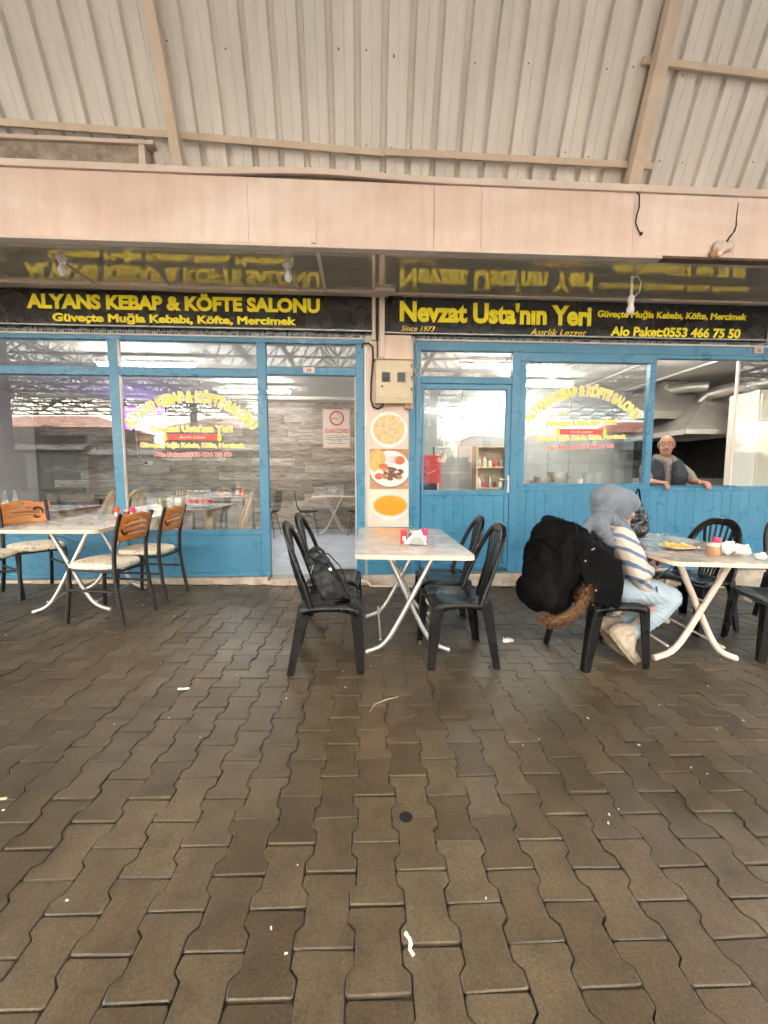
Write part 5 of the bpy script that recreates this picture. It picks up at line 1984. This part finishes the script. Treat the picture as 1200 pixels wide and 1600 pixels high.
for r_, (l, zz) in enumerate(((.46, 2.02), (.44, 1.985), (.49, 1.95), (.24, 1.915), (.36, 1.865))):
    x = cx - l / 2
    while x < cx + l / 2:
        w = rr_.uniform(.02, .07)
        fine.box(x, min(x + w, cx + l / 2), 8.5685, 8.5705, zz, zz + .011)
        x += w + .012
tag(part('fine_print', fine, M['ink'], ns), kind='stuff')


def tube_light(label, x0, x1, y, z):
    t = thing('tube_light', label, 'tube light', ((x0 + x1) / 2, y, z), 0, 'tube lights in the rooms')
    part('batten', MB().box(x0 - .03, x1 + .03, y - .03, y + .03, z + .03, z + .07), M['white'], t)
    part('tube', MB().tube([(x0, y, z + .008), (x1, y, z + .008)], .018, 10), M['lamp_glow'], t, smooth=50)
    part('hanger', MB().box((x0 + x1) / 2 - .01, (x0 + x1) / 2 + .01, y - .01, y + .01, z + .07, CLZ), M['white'], t)
    return t


tube_light('lit tube light on the dining room ceiling, seen through the upper left panes', -3.35, -2.15, 5.55, 2.62)
tube_light('lit tube light on the dining room ceiling, deeper in the room', -2.4, -1.2, 7.2, 2.62)
tube_light('lit tube light on the kitchen ceiling, seen above the glazed door', 1.35, 2.55, 5.45, 2.64)
tube_light('lit tube light on the kitchen ceiling behind the serving hatch window', 2.2, 3.4, 6.5, 2.64)
tube_light('added lit tube light brightening the kitchen just inside the serving hatch', 3.4, 4.6, 4.95, 2.66)  # extra lamp, added to lift the dark kitchen near the hatch

# ------------------------------------------------------------------ inside the kitchen
t = thing('drinks_cooler', 'red drinks cooler seen low through the glazed door', 'cooler', (0.95, 5.95, FLZ))
part('cabinet', MB().box(0.70, 1.14, 5.72, 6.2, FLZ, 1.50), M['red'], t, bevel=.015)
part('door_frame', MB().box(0.73, 1.11, 5.70, 5.72, .35, 1.36), M['red'], t, bevel=.005)
part('door_glass', MB().box(0.77, 1.07, 5.692, 5.70, .42, 1.10), M['dark_glass'], t)
part('handle', MB().box(1.08, 1.10, 5.66, 5.70, .7, 1.1), M['white'], t, bevel=.004)
part('white_swirl', MB().tube([(.78, 5.698, 1.24), (.86, 5.697, 1.29), (.95, 5.697, 1.23), (1.05, 5.697, 1.28)], .012, 6, True, .3), M['white'], t)
t = thing('kitchen_partition', 'pale tiled half-height wall behind the glazed door', 'partition wall', (1.4, 6.35, FLZ))
part('core', MB().box(1.16, 1.74, 6.40, 6.50, FLZ, 1.66), M['grout'], t)
for i in range(3):
    for j in range(5):
        part('wall_tile', MB().box(1.162 + i * .193, 1.352 + i * .193, 6.39, 6.402, FLZ + .003 + j * .316, FLZ + .313 + j * .316), M['wall_tile'], t, bevel=.003)
part('ornament_row', MB().box(1.17, 1.73, 6.384, 6.392, 1.235, 1.27), M['stainless_dull'], t)
t = thing('shelf_unit', 'pale wooden shelf unit with jars seen through the glazed door', 'shelf unit', (1.98, 6.2, FLZ))
part('back', MB().box(1.78, 2.26, 6.36, 6.38, FLZ, 1.66), M['pine_board'], t)
for x in (1.76, 2.24):
    part('side', MB().box(x, x + .025, 6.12, 6.38, FLZ, 1.66), M['pine_board'], t)
for z in (.55, 1.0, 1.32, 1.635):
    part('shelf', MB().box(1.786, 2.239, 6.125, 6.36, z, z + .025), M['pine_board'], t)
cols = ['white', 'magenta', 'stainless', 'sauce', 'white', 'table_grey', 'edge_band', 'white', 'tomato', 'stainless']
for k in range(10):
    r = random.Random(k)
    x, z = 1.83 + (k % 5) * .085, (1.025 if k < 5 else 1.345)
    h = r.uniform(.07, .16)
    o = MB().lathe([(.028, 0), (.032, .01), (.032, h * .7), (.02, h * .8), (.02, h)], 12).build('jar', M[cols[k]], smooth=40, loc=(x, 6.22, z + .001))
    tag(o, '%s jar from the left on the %s shelf of the wooden unit' % (['first', 'second', 'third', 'fourth', 'fifth'][k % 5], 'middle' if k < 5 else 'upper'), 'jar', 'jars on the shelf unit')
ct = thing('kitchen_counter', 'steel kitchen counter with pots behind the right window', 'counter', (2.7, 5.3, FLZ))
part('worktop', MB().box(2.0, 3.45, 5.1, 5.75, 1.0, 1.04), M['stainless'], ct, bevel=.004)
part('cabinet', MB().box(2.03, 3.42, 5.14, 5.73, FLZ, .999), M['stainless_dull'], ct)


def pot(x, y, r, h, label, mat='stainless'):
    t = thing('cooking_pot', label, 'pot', (x, y, 1.041))
    MB().lathe([(r * .95, 0), (r, .01), (r, h), (r * 1.05, h + .004), (r * 1.05, h + .012), (r * .97, h + .012), (r * .96, .02), (.001, .02)], 24).build('body', M[mat], t, smooth=35)
    for s in (-1, 1):
        MB().tube([(s * r, -.03, h * .7), (s * (r + .03), -.03, h * .72), (s * (r + .03), .03, h * .72), (s * r, .03, h * .7)], .006, 6).build('handle', M['black_wire'], t, smooth=50)
    return t


pot(2.42, 5.30, .11, .14, 'steel cooking pot behind the right window, leftmost of three')
pot(2.68, 5.40, .13, .20, 'tall steel cooking pot behind the right window, middle of three')
pot(2.20, 5.40, .085, .10, 'low steel pan behind the right window')
t = thing('plastic_bucket', 'white plastic bucket on the kitchen counter near the hatch', 'bucket', (3.07, 5.25, 1.041))
MB().lathe([(.10, 0), (.125, .19), (.13, .195), (.13, .21), (.12, .21), (.097, .01), (.001, .01)], 24).build('body', M['table_grey'], t, smooth=35)
t = thing('red_tray', 'red plastic tray at the left end of the kitchen counter', 'tray', (2.10, 5.18, 1.041))
MB().box(-.09, .09, -.06, .06, 0, .05).build('tray_body', M['red'], t, bevel=.012)
t = thing('paper_cup', 'pale cup standing left of the white bucket', 'cup', (2.88, 5.2, 1.041))
MB().lathe([(.03, 0), (.04, .12), (.042, .125), (.036, .125), (.027, .005), (.001, .005)], 16).build('cup_body', M['paper'], t, smooth=40)

# extraction hoods and ducts behind the hatch
hd_ = thing('grill_hood', 'stainless hood over the dark grill behind the hatch', 'extractor hood', (5.0, 6.0, 1.0))
part('canopy_front', MB().hexa([(4.60, 5.55, 1.86), (5.62, 5.55, 1.86), (5.62, 6.9, 1.86), (4.60, 6.9, 1.86)], [(5.20, 6.0, 2.33), (5.62, 6.0, 2.33), (5.62, 6.6, 2.33), (5.20, 6.6, 2.33)]), M['stainless_dull'], hd_)
part('rim', MB().box(4.58, 5.64, 5.53, 5.549, 1.79, 1.862).box(4.58, 4.599, 5.549, 6.9, 1.79, 1.862), M['stainless'], hd_, bevel=.003)
part('corner_post', MB().box(5.57, 5.62, 5.54, 5.59, FLZ, 1.79), M['stainless'], hd_, bevel=.003)
part('recess_back', MB().box(4.7, 5.62, 6.75, 6.8, FLZ, 1.79).box(5.60, 5.63, 5.60, 6.75, FLZ, 1.79), M['soot'], hd_)
part('grill_bed', MB().box(4.66, 5.56, 5.75, 6.74, FLZ, 1.16), M['stainless_dull'], hd_, bevel=.004)
part('grill_grate', MB().box(4.72, 5.52, 5.85, 6.7, 1.162, 1.19), M['soot'], hd_)
part('side_panel', MB().box(5.66, 5.84, 5.50, 5.9, FLZ, 2.40), M['table_wood'], hd_)
h2 = thing('ceiling_hood', 'dull steel hood hanging from the kitchen ceiling behind the grill hood', 'extractor hood', (4.9, 6.9, 2.0))
part('canopy', MB().hexa([(4.35, 6.15, 2.19), (5.35, 6.15, 2.19), (5.35, 7.28, 2.19), (4.35, 7.28, 2.19)], [(4.95, 6.5, 2.74), (5.35, 6.5, 2.74), (5.35, 7.28, 2.74), (4.95, 7.28, 2.74)]), M['stainless_dull'], h2)
part('rim', MB().box(4.33, 5.37, 6.13, 6.149, 2.09, 2.20).box(4.33, 4.349, 6.149, 7.28, 2.09, 2.20), M['stainless'], h2, bevel=.003)
dt = thing('flue_duct', 'shiny round steel flue bending from the grill hood to the right', 'duct', (5.4, 6.2, 2.33))
part('bend', MB().tube([(5.40, 6.25, 2.30), (5.40, 6.22, 2.38), (5.43, 6.14, 2.45), (5.50, 6.02, 2.48), (5.56, 5.90, 2.49), (5.64, 5.72, 2.50)], .105, 20), M['stainless'], dt, smooth=50)
part('straight', MB().tube([(5.62, 5.77, 2.498), (5.84, 5.30, 2.51), (6.1, 4.8, 2.53)], .118, 20), M['stainless'], dt, smooth=50)
part('collar', MB().tube([(5.60, 5.82, 2.497), (5.635, 5.74, 2.50)], .126, 20), M['stainless'], dt, smooth=50)
d2 = thing('branch_duct', 'dull round duct running from the ceiling hood', 'duct', (5.2, 6.6, 2.5))
part('pipe', MB().tube([(4.98, 6.46, 2.57), (5.15, 6.22, 2.58), (5.32, 6.05, 2.56)], .075, 16), M['stainless_dull'], d2, smooth=50)
part('flange', MB().tube([(4.97, 6.475, 2.57), (4.99, 6.445, 2.57)], .105, 16), M['pine_board'], d2, smooth=50)

t = thing('added_pale_cabinet', 'tall pale cabinet added to brighten the sliding pane of the hatch', 'cabinet', (5.45, 5.2, FLZ))  # made-up cabinet, its pale front brightens the view through the pane
part('cabinet_body', MB().box(5.10, 5.84, 5.02, 5.45, FLZ, 2.30), M['wall_paint'], t, bevel=.008)
part('cabinet_door', MB().box(5.12, 5.46, 5.0, 5.018, .2, 2.26), M['house_cream'], t, bevel=.005)
part('cabinet_door', MB().box(5.475, 5.82, 5.0, 5.018, .2, 2.26), M['house_cream'], t, bevel=.005)
part('cabinet_handle', MB().box(5.43, 5.445, 4.975, 5.0, 1.2, 1.5), M['stainless'], t)

# ------------------------------------------------------------------ people
def rel(mb, o):
    mb.v = [(p[0] - o[0], p[1] - o[1], p[2] - o[2]) for p in mb.v]
    return mb


def hand(mb, wrist, palm_dir, finger_dir, side, curl_dir, s=1.0, spread=.017):
    """palm and five bent fingers; side = direction from little finger to thumb"""
    w, pd, fd, sd_, cd_ = Vector(wrist), Vector(palm_dir).normalized(), Vector(finger_dir).normalized(), Vector(side).normalized(), Vector(curl_dir).normalized()
    k = w + pd * .085 * s
    mb.cap(w, .026 * s, k, .026 * s)
    mb.cap(w + sd_ * .018 * s, .019 * s, k + sd_ * .028 * s, .018 * s)
    mb.cap(w - sd_ * .018 * s, .018 * s, k - sd_ * .026 * s, .017 * s)
    for i, L in enumerate((.078, .086, .080, .062)):
        a = k + sd_ * ((1.5 - i) * spread * s)
        b = a + (fd * .8 + cd_ * .2).normalized() * L * .45 * s
        c = b + (fd * .45 + cd_ * .8).normalized() * L * .33 * s
        d = c + (cd_ * 1.0 + fd * .05).normalized() * L * .25 * s
        mb.chain([a, b, c, d], [.0105 * s, .0098 * s, .0088 * s, .0078 * s], 8)
    a = w + pd * .03 * s + sd_ * .026 * s
    b = a + (pd * .5 + sd_ * .8).normalized() * .036 * s
    c = b + (pd * .9 + sd_ * .2 + cd_ * .3).normalized() * .034 * s
    mb.chain([a, b, c], [.014 * s, .011 * s, .009 * s], 8)
    return mb


# --- seated woman -------------------------------------------------
WY = 2.64
WO = Vector((1.70, WY, gz(1.70)))
bd = MB()
bd.ball((1.715, WY, 1.030), (.092, .078, .112), 16, 12, Euler((0, R(22), 0)).to_matrix())       # skull
bd.ball((1.775, WY - .004, .975), (.058, .060, .080), 12, 10, Euler((0, R(22), 0)).to_matrix())  # face
bd.chain([(1.822, WY - .005, .985), (1.838, WY - .005, .958), (1.842, WY - .005, .945)], [.010, .012, .014], 8)
bd.cap((1.815, WY - .018, .915), .010, (1.815, WY + .008, .915), .010, 8)                        # lips
bd.ball((1.795, WY - .005, .885), (.028, .032, .022), 10, 8)                                     # chin
for s in (-1, 1):
    bd.ball((1.805, WY - .005 + s * .034, .955), (.022, .020, .024), 8, 6)
    bd.ball((1.822, WY - .005 + s * .030, .990), (.010, .014, .009), 8, 6)
bd.cap((1.69, WY, .95), .055, (1.67, WY, .84), .060)                                             # neck
bd.chain([(1.67, WY, .80), (1.68, WY, .66), (1.71, WY, .50)], [.10, .11, .12])
bd.chain([(1.66, 2.475, .82), (1.75, 2.43, .605), (1.872, 2.505, .612)], [.045, .037, .025])
bd.chain([(1.66, 2.805, .82), (1.76, 2.84, .61), (1.875, 2.62, .612)], [.045, .037, .025])
for s in (-1, 1):
    bd.chain([(1.74, WY + s * .09, .455), (2.01, 2.575 + s * .08, .415), (1.80, 2.57 + s * .07, .19), (1.72, 2.57 + s * .07, .16), (1.80, 2.57 + s * .07, .02)], [.075, .055, .036, .033, .028])
hand(bd, (1.872, 2.505, .612), (.9, .30, .12), (.75, .55, .2), (.1, -.3, 1), (.15, 1, .1), .95)
hand(bd, (1.875, 2.620, .612), (.9, -.30, .12), (.75, -.55, .2), (.1, .3, 1), (.15, -1, .1), .95)
woman = flesh('person', rel(bd, WO), M['skin_pale'], None, .0065, 2)
woman.location = WO
tag(woman, 'seated person in a grey headscarf and striped sweater, seen from behind', 'person')
sw = MB()
sw.chain([(1.67, WY, .84), (1.68, WY, .70), (1.70, WY, .55), (1.715, WY, .455)], [.118, .138, .146, .140], 16)
sw.ball((1.67, WY, .815), (.112, .205, .100), 18, 12)
sw.chain([(1.665, 2.475, .825), (1.71, 2.44, .71), (1.750, 2.425, .605)], [.074, .074, .070], 14)
sw.chain([(1.750, 2.425, .605), (1.81, 2.455, .595), (1.862, 2.498, .607)], [.070, .060, .044], 14)
sw.cap((1.78, 2.445, .55), .052, (1.83, 2.46, .50), .042)
sw.chain([(1.665, 2.805, .825), (1.715, 2.84, .71), (1.755, 2.845, .605)], [.074, .074, .070], 14)
sw.chain([(1.755, 2.845, .605), (1.82, 2.73, .60), (1.868, 2.64, .607)], [.068, .058, .044], 14)
sw.chain([(1.80, 2.455, .53), (1.85, 2.46, .48), (1.888, 2.465, .445)], [.046, .034, .018], 12)
sweater = flesh('sweater', rel(sw, WO), M['sweater'], woman, .008, 3, [(.10, .010)])
ripple(sweater, (.75, .1, .65), .085, .006, 3.0, 6.0, 2.0)
rel(MB().tube([(1.856, 2.494, .606), (1.872, 2.506, .608)], .046, 18), WO).build('cuff', M['stripe_blue'], sweater, smooth=50)
rel(MB().tube([(1.876, 2.424, .505), (1.893, 2.436, .465), (1.897, 2.45, .437), (1.875, 2.436, .436)], .006, 6), WO).build('hem_edge', M['stripe_blue'], sweater, smooth=60)
jn = MB()
jn.ball((1.74, WY, .450), (.15, .175, .085), 16, 10)
for s in (-1, 1):
    jn.chain([(1.74, WY + s * .092, .462), (1.90, 2.605 + s * .088, .448), (2.015, 2.575 + s * .082, .412)], [.096, .092, .078], 14)
    jn.chain([(2.015, 2.575 + s * .082, .412), (1.945, 2.57 + s * .076, .31), (1.845, 2.57 + s * .07, .215), (1.80, 2.57 + s * .07, .185)], [.078, .066, .056, .052], 14)
ripple(flesh('jeans', rel(jn, WO), M['denim_pale'], woman, .008, 3, [(.08, .010)]), (.60, .1, .75), .055, .006, 3.5, 7.0, 1.0)
for s in (-1, 1):
    sh = MB()
    y = 2.57 + s * .07
    heel, ball_, toe = Vector((1.675, y, .185)), Vector((1.765, y, .055)), Vector((1.825, y, -.004))
    sh.chain([heel, heel.lerp(ball_, .5), ball_, toe], [.042, .044, .043, .026], 12)
    sh.chain([heel + Vector((.01, 0, .01)), (1.73, y, .195), (1.795, y, .195)], [.042, .046, .044], 12)
    sh.cap((1.77, y, .15), .045, ball_, .04)
    o = flesh('shoe', rel(sh, WO), M['shoe'], woman, .006, 2, [(.03, .006)])
    sol = MB()
    d = (toe - heel).normalized()
    nrm = Vector((d.z, 0, -d.x))
    nrm = nrm if nrm.x < 0 else -nrm
    st = []
    for (u, w, q) in ((-.035, .026, .034), (.03, .034, .037), (.10, .030, .034), (.17, .036, .034), (.235, .030, .024), (.262, .014, .018)):
        st.append((heel + d * u + nrm * q, w))
    for k in range(len(st) - 1):
        (a, wa), (b, wb) = st[k], st[k + 1]
        sol.hexa([a + Vector((0, -wa, 0)), b + Vector((0, -wb, 0)), b + Vector((0, wb, 0)), a + Vector((0, wa, 0))], [a + nrm * .018 + Vector((0, -wa, 0)), b + nrm * .016 + Vector((0, -wb, 0)), b + nrm * .016 + Vector((0, wb, 0)), a + nrm * .018 + Vector((0, wa, 0))])
    so_ = recalc(rel(sol, WO).build('sole', M['sole_tan'], o))
hj = MB()
RY = Euler((0, R(14), 0)).to_matrix()
hj.ball((1.682, WY, 1.042), (.136, .116, .112), 26, 18, RY)
hj.ball((1.778, WY - .002, 1.040), (.104, .090, .078), 22, 16, Euler((0, R(30), 0)).to_matrix())
hj.ball((1.735, WY - .002, .985), (.085, .095, .085), 18, 12)
hj.ball((1.635, WY, .980), (.072, .095, .060), 16, 12)
hj.chain([(1.615, 2.59, .945), (1.67, 2.555, .905), (1.735, 2.575, .880), (1.765, 2.61, .872)], [.052, .048, .040, .030], 12)
hj.chain([(1.60, 2.555, .938), (1.55, 2.525, .912), (1.540, 2.500, .865), (1.585, 2.480, .800), (1.610, 2.475, .770)], [.046, .046, .046, .040, .024], 12)
hj.chain([(1.585, 2.58, .928), (1.515, 2.565, .900), (1.470, 2.555, .855), (1.460, 2.55, .82)], [.046, .046, .036, .020], 12)
hj.ball((1.67, WY, .900), (.085, .10, .060), 16, 10)
scarf = flesh('headscarf', rel(hj, WO), M['scarf_grey'], woman, .0065, 4, [(.06, .006)])
ripple(scarf, (1, .2, -.45), .046, .013, 1.8, 5.0)
o = MB().box(-.036, .036, -.005, .005, -.055, .065).build('phone', M['black_wire'], bevel=.004, loc=(1.930, 2.545, .632))
o.rotation_euler = (R(8), R(-55), R(75))
tag(o, 'dark phone held in both hands by the seated person', 'phone')

# black hooded coat hung over the chair back
CO = Vector((1.33, 2.62, gz(1.33) + .3))
cb = MB()
cb.cap((1.315, 2.43, .870), .050, (1.345, 2.84, .870), .050)
cb.ball((1.270, 2.61, .780), (.105, .20, .140), 20, 14)
cb.ball((1.225, 2.60, .650), (.115, .20, .180), 20, 14)
cb.ball((1.135, 2.525, .455), (.105, .15, .125), 20, 14, Euler((0, R(-25), 0)).to_matrix())
cb.ball((1.200, 2.51, .480), (.115, .155, .140), 20, 14)
cb.cap((1.29, 2.42, .80), .062, (1.23, 2.41, .52), .068)
cb.cap((1.36, 2.40, .840), .046, (1.53, 2.39, .725), .036)
pan = [(1.41, .42), (1.605, .39), (1.615, .55), (1.595, .69), (1.51, .745), (1.38, .83), (1.28, .82), (1.34, .62)]
cb.prism(pan, 0, .085, Matrix(((1, 0, 0, 0), (0, 0, 1, 2.345), (0, 1, 0, 0), (0, 0, 0, 1))))
cb.ball((1.220, 2.430, .435), (.105, .080, .100), 18, 12)
cb.ball((1.185, 2.56, .58), (.105, .17, .14), 20, 14)
cb.ball((1.28, 2.44, .62), (.10, .08, .18), 20, 14)
cb.cap((1.40, 2.83, .82), .055, (1.55, 2.85, .50), .050)
coat = flesh('hooded_coat', rel(cb, CO), M['coat_black'], None, .008, 9, [(.16, .016)])
ripple(coat, (1, .35, -.15), .120, .018, 1.6, 4.0)
coat.location = CO
tag(coat, 'black hooded coat with brown fur trim hung over the woman\'s chair back', 'coat')
fu = MB()
rf_ = random.Random(17)
arc = [Vector((1.365, 2.335, .535)), Vector((1.352, 2.325, .475)), Vector((1.315, 2.325, .405)), Vector((1.250, 2.335, .345)), Vector((1.170, 2.355, .318)), Vector((1.11, 2.40, .335))]
fu.tube(arc, [.018, .028, .030, .030, .026, .012], 10)
for k in range(2600):
    u = rf_.random() * (len(arc) - 1)
    i = min(int(u), len(arc) - 2)
    p = arc[i].lerp(arc[i + 1], u - i)
    d = Vector((rf_.gauss(0, 1), rf_.gauss(-.3, 1), rf_.gauss(-.2, 1))).normalized()
    tdir = (arc[i + 1] - arc[i]).normalized()
    d = (d - tdir * d.dot(tdir) * .6).normalized()
    a = p + d * .022
    b = p + d * rf_.uniform(.034, .056) + tdir * rf_.uniform(-.02, .02) + Vector((rf_.uniform(-.010, .010), 0, -rf_.uniform(0, .014)))
    s = d.cross(Vector((rf_.random(), rf_.random(), rf_.random()))).normalized() * .0022
    fu.add([a - s, a + s, b], [(0, 1, 2)])
tag(rel(fu, CO).build('fur_trim', M['fur'], coat), kind='stuff')
for p in ((1.345, 2.325, .700), (1.415, 2.318, .520)):
    rel(MB().ball(p, .006, 8, 6), CO).build('press_stud', M['stainless'], coat, smooth=60)
rel(MB().bar((1.385, 2.335, .765), (1.405, 2.335, .775), .004, .005), CO).build('zip_pull', M['stainless'], coat)

# --- man leaning at the hatch ------------------------------------
MO = Vector((3.74, 4.80, FLZ))
HX, HY, HZ_ = 3.742, 4.74, 1.585                                                # between the eyes
bd = MB()
bd.ball((HX + .005, HY + .075, HZ_ + .010), (.078, .098, .105), 20, 14)         # skull
bd.ball((HX, HY + .035, HZ_ - .055), (.066, .072, .088), 16, 12)                # face
bd.ball((HX, HY + .015, HZ_ - .108), (.042, .045, .032), 14, 10)                # jaw
for s in (-1, 1):
    bd.ball((HX + s * .042, HY + .012, HZ_ - .055), (.026, .024, .028), 10, 8)  # cheeks
    bd.cap((HX + s * .014, HY - .022, HZ_ + .026), .010, (HX + s * .05, HY - .010, HZ_ + .024), .009)   # brow
    bd.ball((HX + s * .032, HY - .010, HZ_ + .002), .0125, 10, 8)               # eyelid
    bd.ball((HX + s * .080 + .003, HY + .075, HZ_ - .012), (.010, .022, .036), 10, 8)   # ear
bd.chain([(HX, HY - .024, HZ_ + .008), (HX, HY - .038, HZ_ - .028), (HX, HY - .048, HZ_ - .046)], [.010, .012, .016], 10)
for s in (-1, 1):
    bd.ball((HX + s * .014, HY - .034, HZ_ - .048), .011, 8, 6)
bd.cap((HX - .020, HY - .022, HZ_ - .082), .0085, (HX + .020, HY - .022, HZ_ - .082), .0085)
bd.cap((HX - .016, HY - .020, HZ_ - .095), .010, (HX + .016, HY - .020, HZ_ - .095), .010)

PIV = Vector((HX + .005, HY + .080, 0))
TURN = Matrix.Translation(PIV) @ Matrix.Rotation(R(-36), 4, 'Z') @ Matrix.Translation(-PIV)
TV = Vector((3.75, 4.90, 0))
TTURN = Matrix.Translation(TV) @ Matrix.Rotation(R(-6), 4, 'Z') @ Matrix.Translation(-TV)
bd.xf(TURN)
bd.cap((HX, HY + .075, HZ_ - .11), .055, (HX + .005, HY + .11, HZ_ - .20), .062)
bd.chain([(3.75, 4.86, 1.30), (3.75, 4.90, 1.10), (3.76, 4.94, .90), (3.76, 4.94, .12)], [.10, .11, .11, .09], 14)
bd.chain([(3.55, 4.85, 1.30), (3.47, 4.72, 1.135), (3.455, 4.53, 1.125)], [.050, .042, .029], 12)
bd.chain([(3.94, 4.85, 1.30), (4.04, 4.74, 1.145), (3.985, 4.54, 1.125)], [.050, .042, .029], 12)
hand(bd, (3.455, 4.525, 1.128), (.18, -1, -.10), (.15, -.75, -.6), (1, .25, 0), (0, -.1, -1), .95)
hand(bd, (3.985, 4.535, 1.128), (-.10, -1, -.10), (.05, -.75, -.6), (-1, .25, 0), (0, -.1, -1), .95)
man = flesh('person', rel(bd, MO), M['skin'], None, .006, 2)
man.location = MO
tag(man, 'bald person with glasses and dark vest leaning on the serving hatch', 'person')
for s in (-1, 1):
    e = rel(MB().ball((HX + s * .032, HY - .0135, HZ_ + .001), (.0115, .0105, .0075), 12, 8).xf(TURN), MO).build('eye', M['white'], man, smooth=60)
    rel(MB().ball((HX + s * .032, HY - .0225, HZ_), (.0052, .0030, .0052), 10, 6).xf(TURN), MO).build('pupil', M['ink'], e, smooth=60)
    rel(MB().bar((HX + s * .014, HY - .034, HZ_ + .033), (HX + s * .054, HY - .018, HZ_ + .031), .006, .007).xf(TURN), MO).build('eyebrow', M['grey_hair'], man, bevel=.002)
hr = MB()
for k in range(15):
    a = R(-15 + 210 * k / 14)
    hr.ball((HX + .005 + .074 * math.cos(a), HY + .085 + .088 * math.sin(a), HZ_ + .002), (.022, .022, .040), 10, 8)
flesh('hair', rel(hr.xf(TURN), MO), M['grey_hair'], man, .006, 2, [(.02, .006)])
rel(MB().cap((HX - .030, HY - .030, HZ_ - .071), .006, (HX + .030, HY - .030, HZ_ - .071), .006).xf(TURN), MO).build('moustache', M['grey_hair'], man, smooth=60)
gl = MB()
for s in (-1, 1):
    c = (HX + s * .033, HY - .040, HZ_ + .003)
    gl.tube([(c[0] + .029 * math.cos(2 * PI * k / 20), c[1], c[2] + .019 * math.sin(2 * PI * k / 20)) for k in range(21)], .0022, 6, False)
    gl.tube([(HX + s * .062, HY - .038, HZ_ + .008), (HX + s * .082, HY + .01, HZ_ + .008), (HX + s * .084, HY + .075, HZ_ + .004)], .0022, 6)
gl.tube([(HX - .006, HY - .041, HZ_ + .006), (HX, HY - .043, HZ_ + .009), (HX + .006, HY - .041, HZ_ + .006)], .0022, 6)
g_ = rel(gl.xf(TURN), MO).build('glasses', M['black_wire'], man, smooth=60)
for s in (-1, 1):
    rel(MB().lathe([(.028, 0), (.028, .0015)], 20, (HX + s * .033, HY - .0395, HZ_ + .003), 'Y', sy=.66).xf(TURN), MO).build('lens', M['glass'], g_)
hd2 = MB()
hd2.chain([(3.75, 4.87, 1.31), (3.75, 4.89, 1.12), (3.76, 4.94, .90)], [.105, .11, .11], 16)
hd2.cap((3.57, 4.89, 1.300), .066, (3.93, 4.89, 1.300), .066)
hd2.chain([(3.53, 4.87, 1.29), (3.49, 4.79, 1.21), (3.47, 4.72, 1.145)], [.070, .062, .052], 12)
hd2.chain([(3.94, 4.85, 1.30), (4.02, 4.78, 1.21), (4.035, 4.73, 1.15)], [.078, .070, .054], 12)
fb = MB()
fb.chain([(3.75, 4.775, 1.35), (3.75, 4.765, 1.24), (3.755, 4.775, 1.12), (3.76, 4.81, .95)], [.046, .042, .044, .044], 12)
hd2.add(fb.xf(TTURN).v, fb.f)
for k in range(11):                                                             # hood lying round the neck
    a = R(-50 + 280 * k / 10)
    hd2.ball((HX + .005 + .100 * math.cos(a), HY + .105 + .082 * math.sin(a), 1.415 + .020 * math.sin(a)), (.036, .036, .046), 10, 8)
hd2.ball((3.738, 4.80, 1.375), (.075, .055, .055), 14, 10)
hoodie = flesh('hoodie', rel(hd2, MO), M['hoodie_grey'], man, .007, 2, [(.05, .008)])
ripple(hoodie, (.4, .3, .9), .05, .004, 3.0, 8.0)
rel(MB().tube([(3.75, 4.712, 1.34), (3.75, 4.705, 1.25), (3.755, 4.712, 1.14), (3.757, 4.74, 1.05)], .005, 6).xf(TTURN), MO).build('zip', M['vest_navy'], hoodie, smooth=60)
vt = MB()
for s in (-1, 1):
    vt.chain([(3.75 + s * .130, 4.84, 1.330), (3.75 + s * .138, 4.80, 1.22), (3.755 + s * .135, 4.835, 1.08), (3.76 + s * .12, 4.88, .93)], [.098, .116, .120, .115], 14)
    vt.ball((3.75 + s * .08, 4.97, 1.18), (.13, .10, .19), 14, 10)
vest = flesh('vest', rel(vt.xf(TTURN), MO), M['vest_navy'], man, .007, 2, [(.04, .008)])
ripple(vest, (.15, .1, 1), .060, .007, 1.2, 6.0)
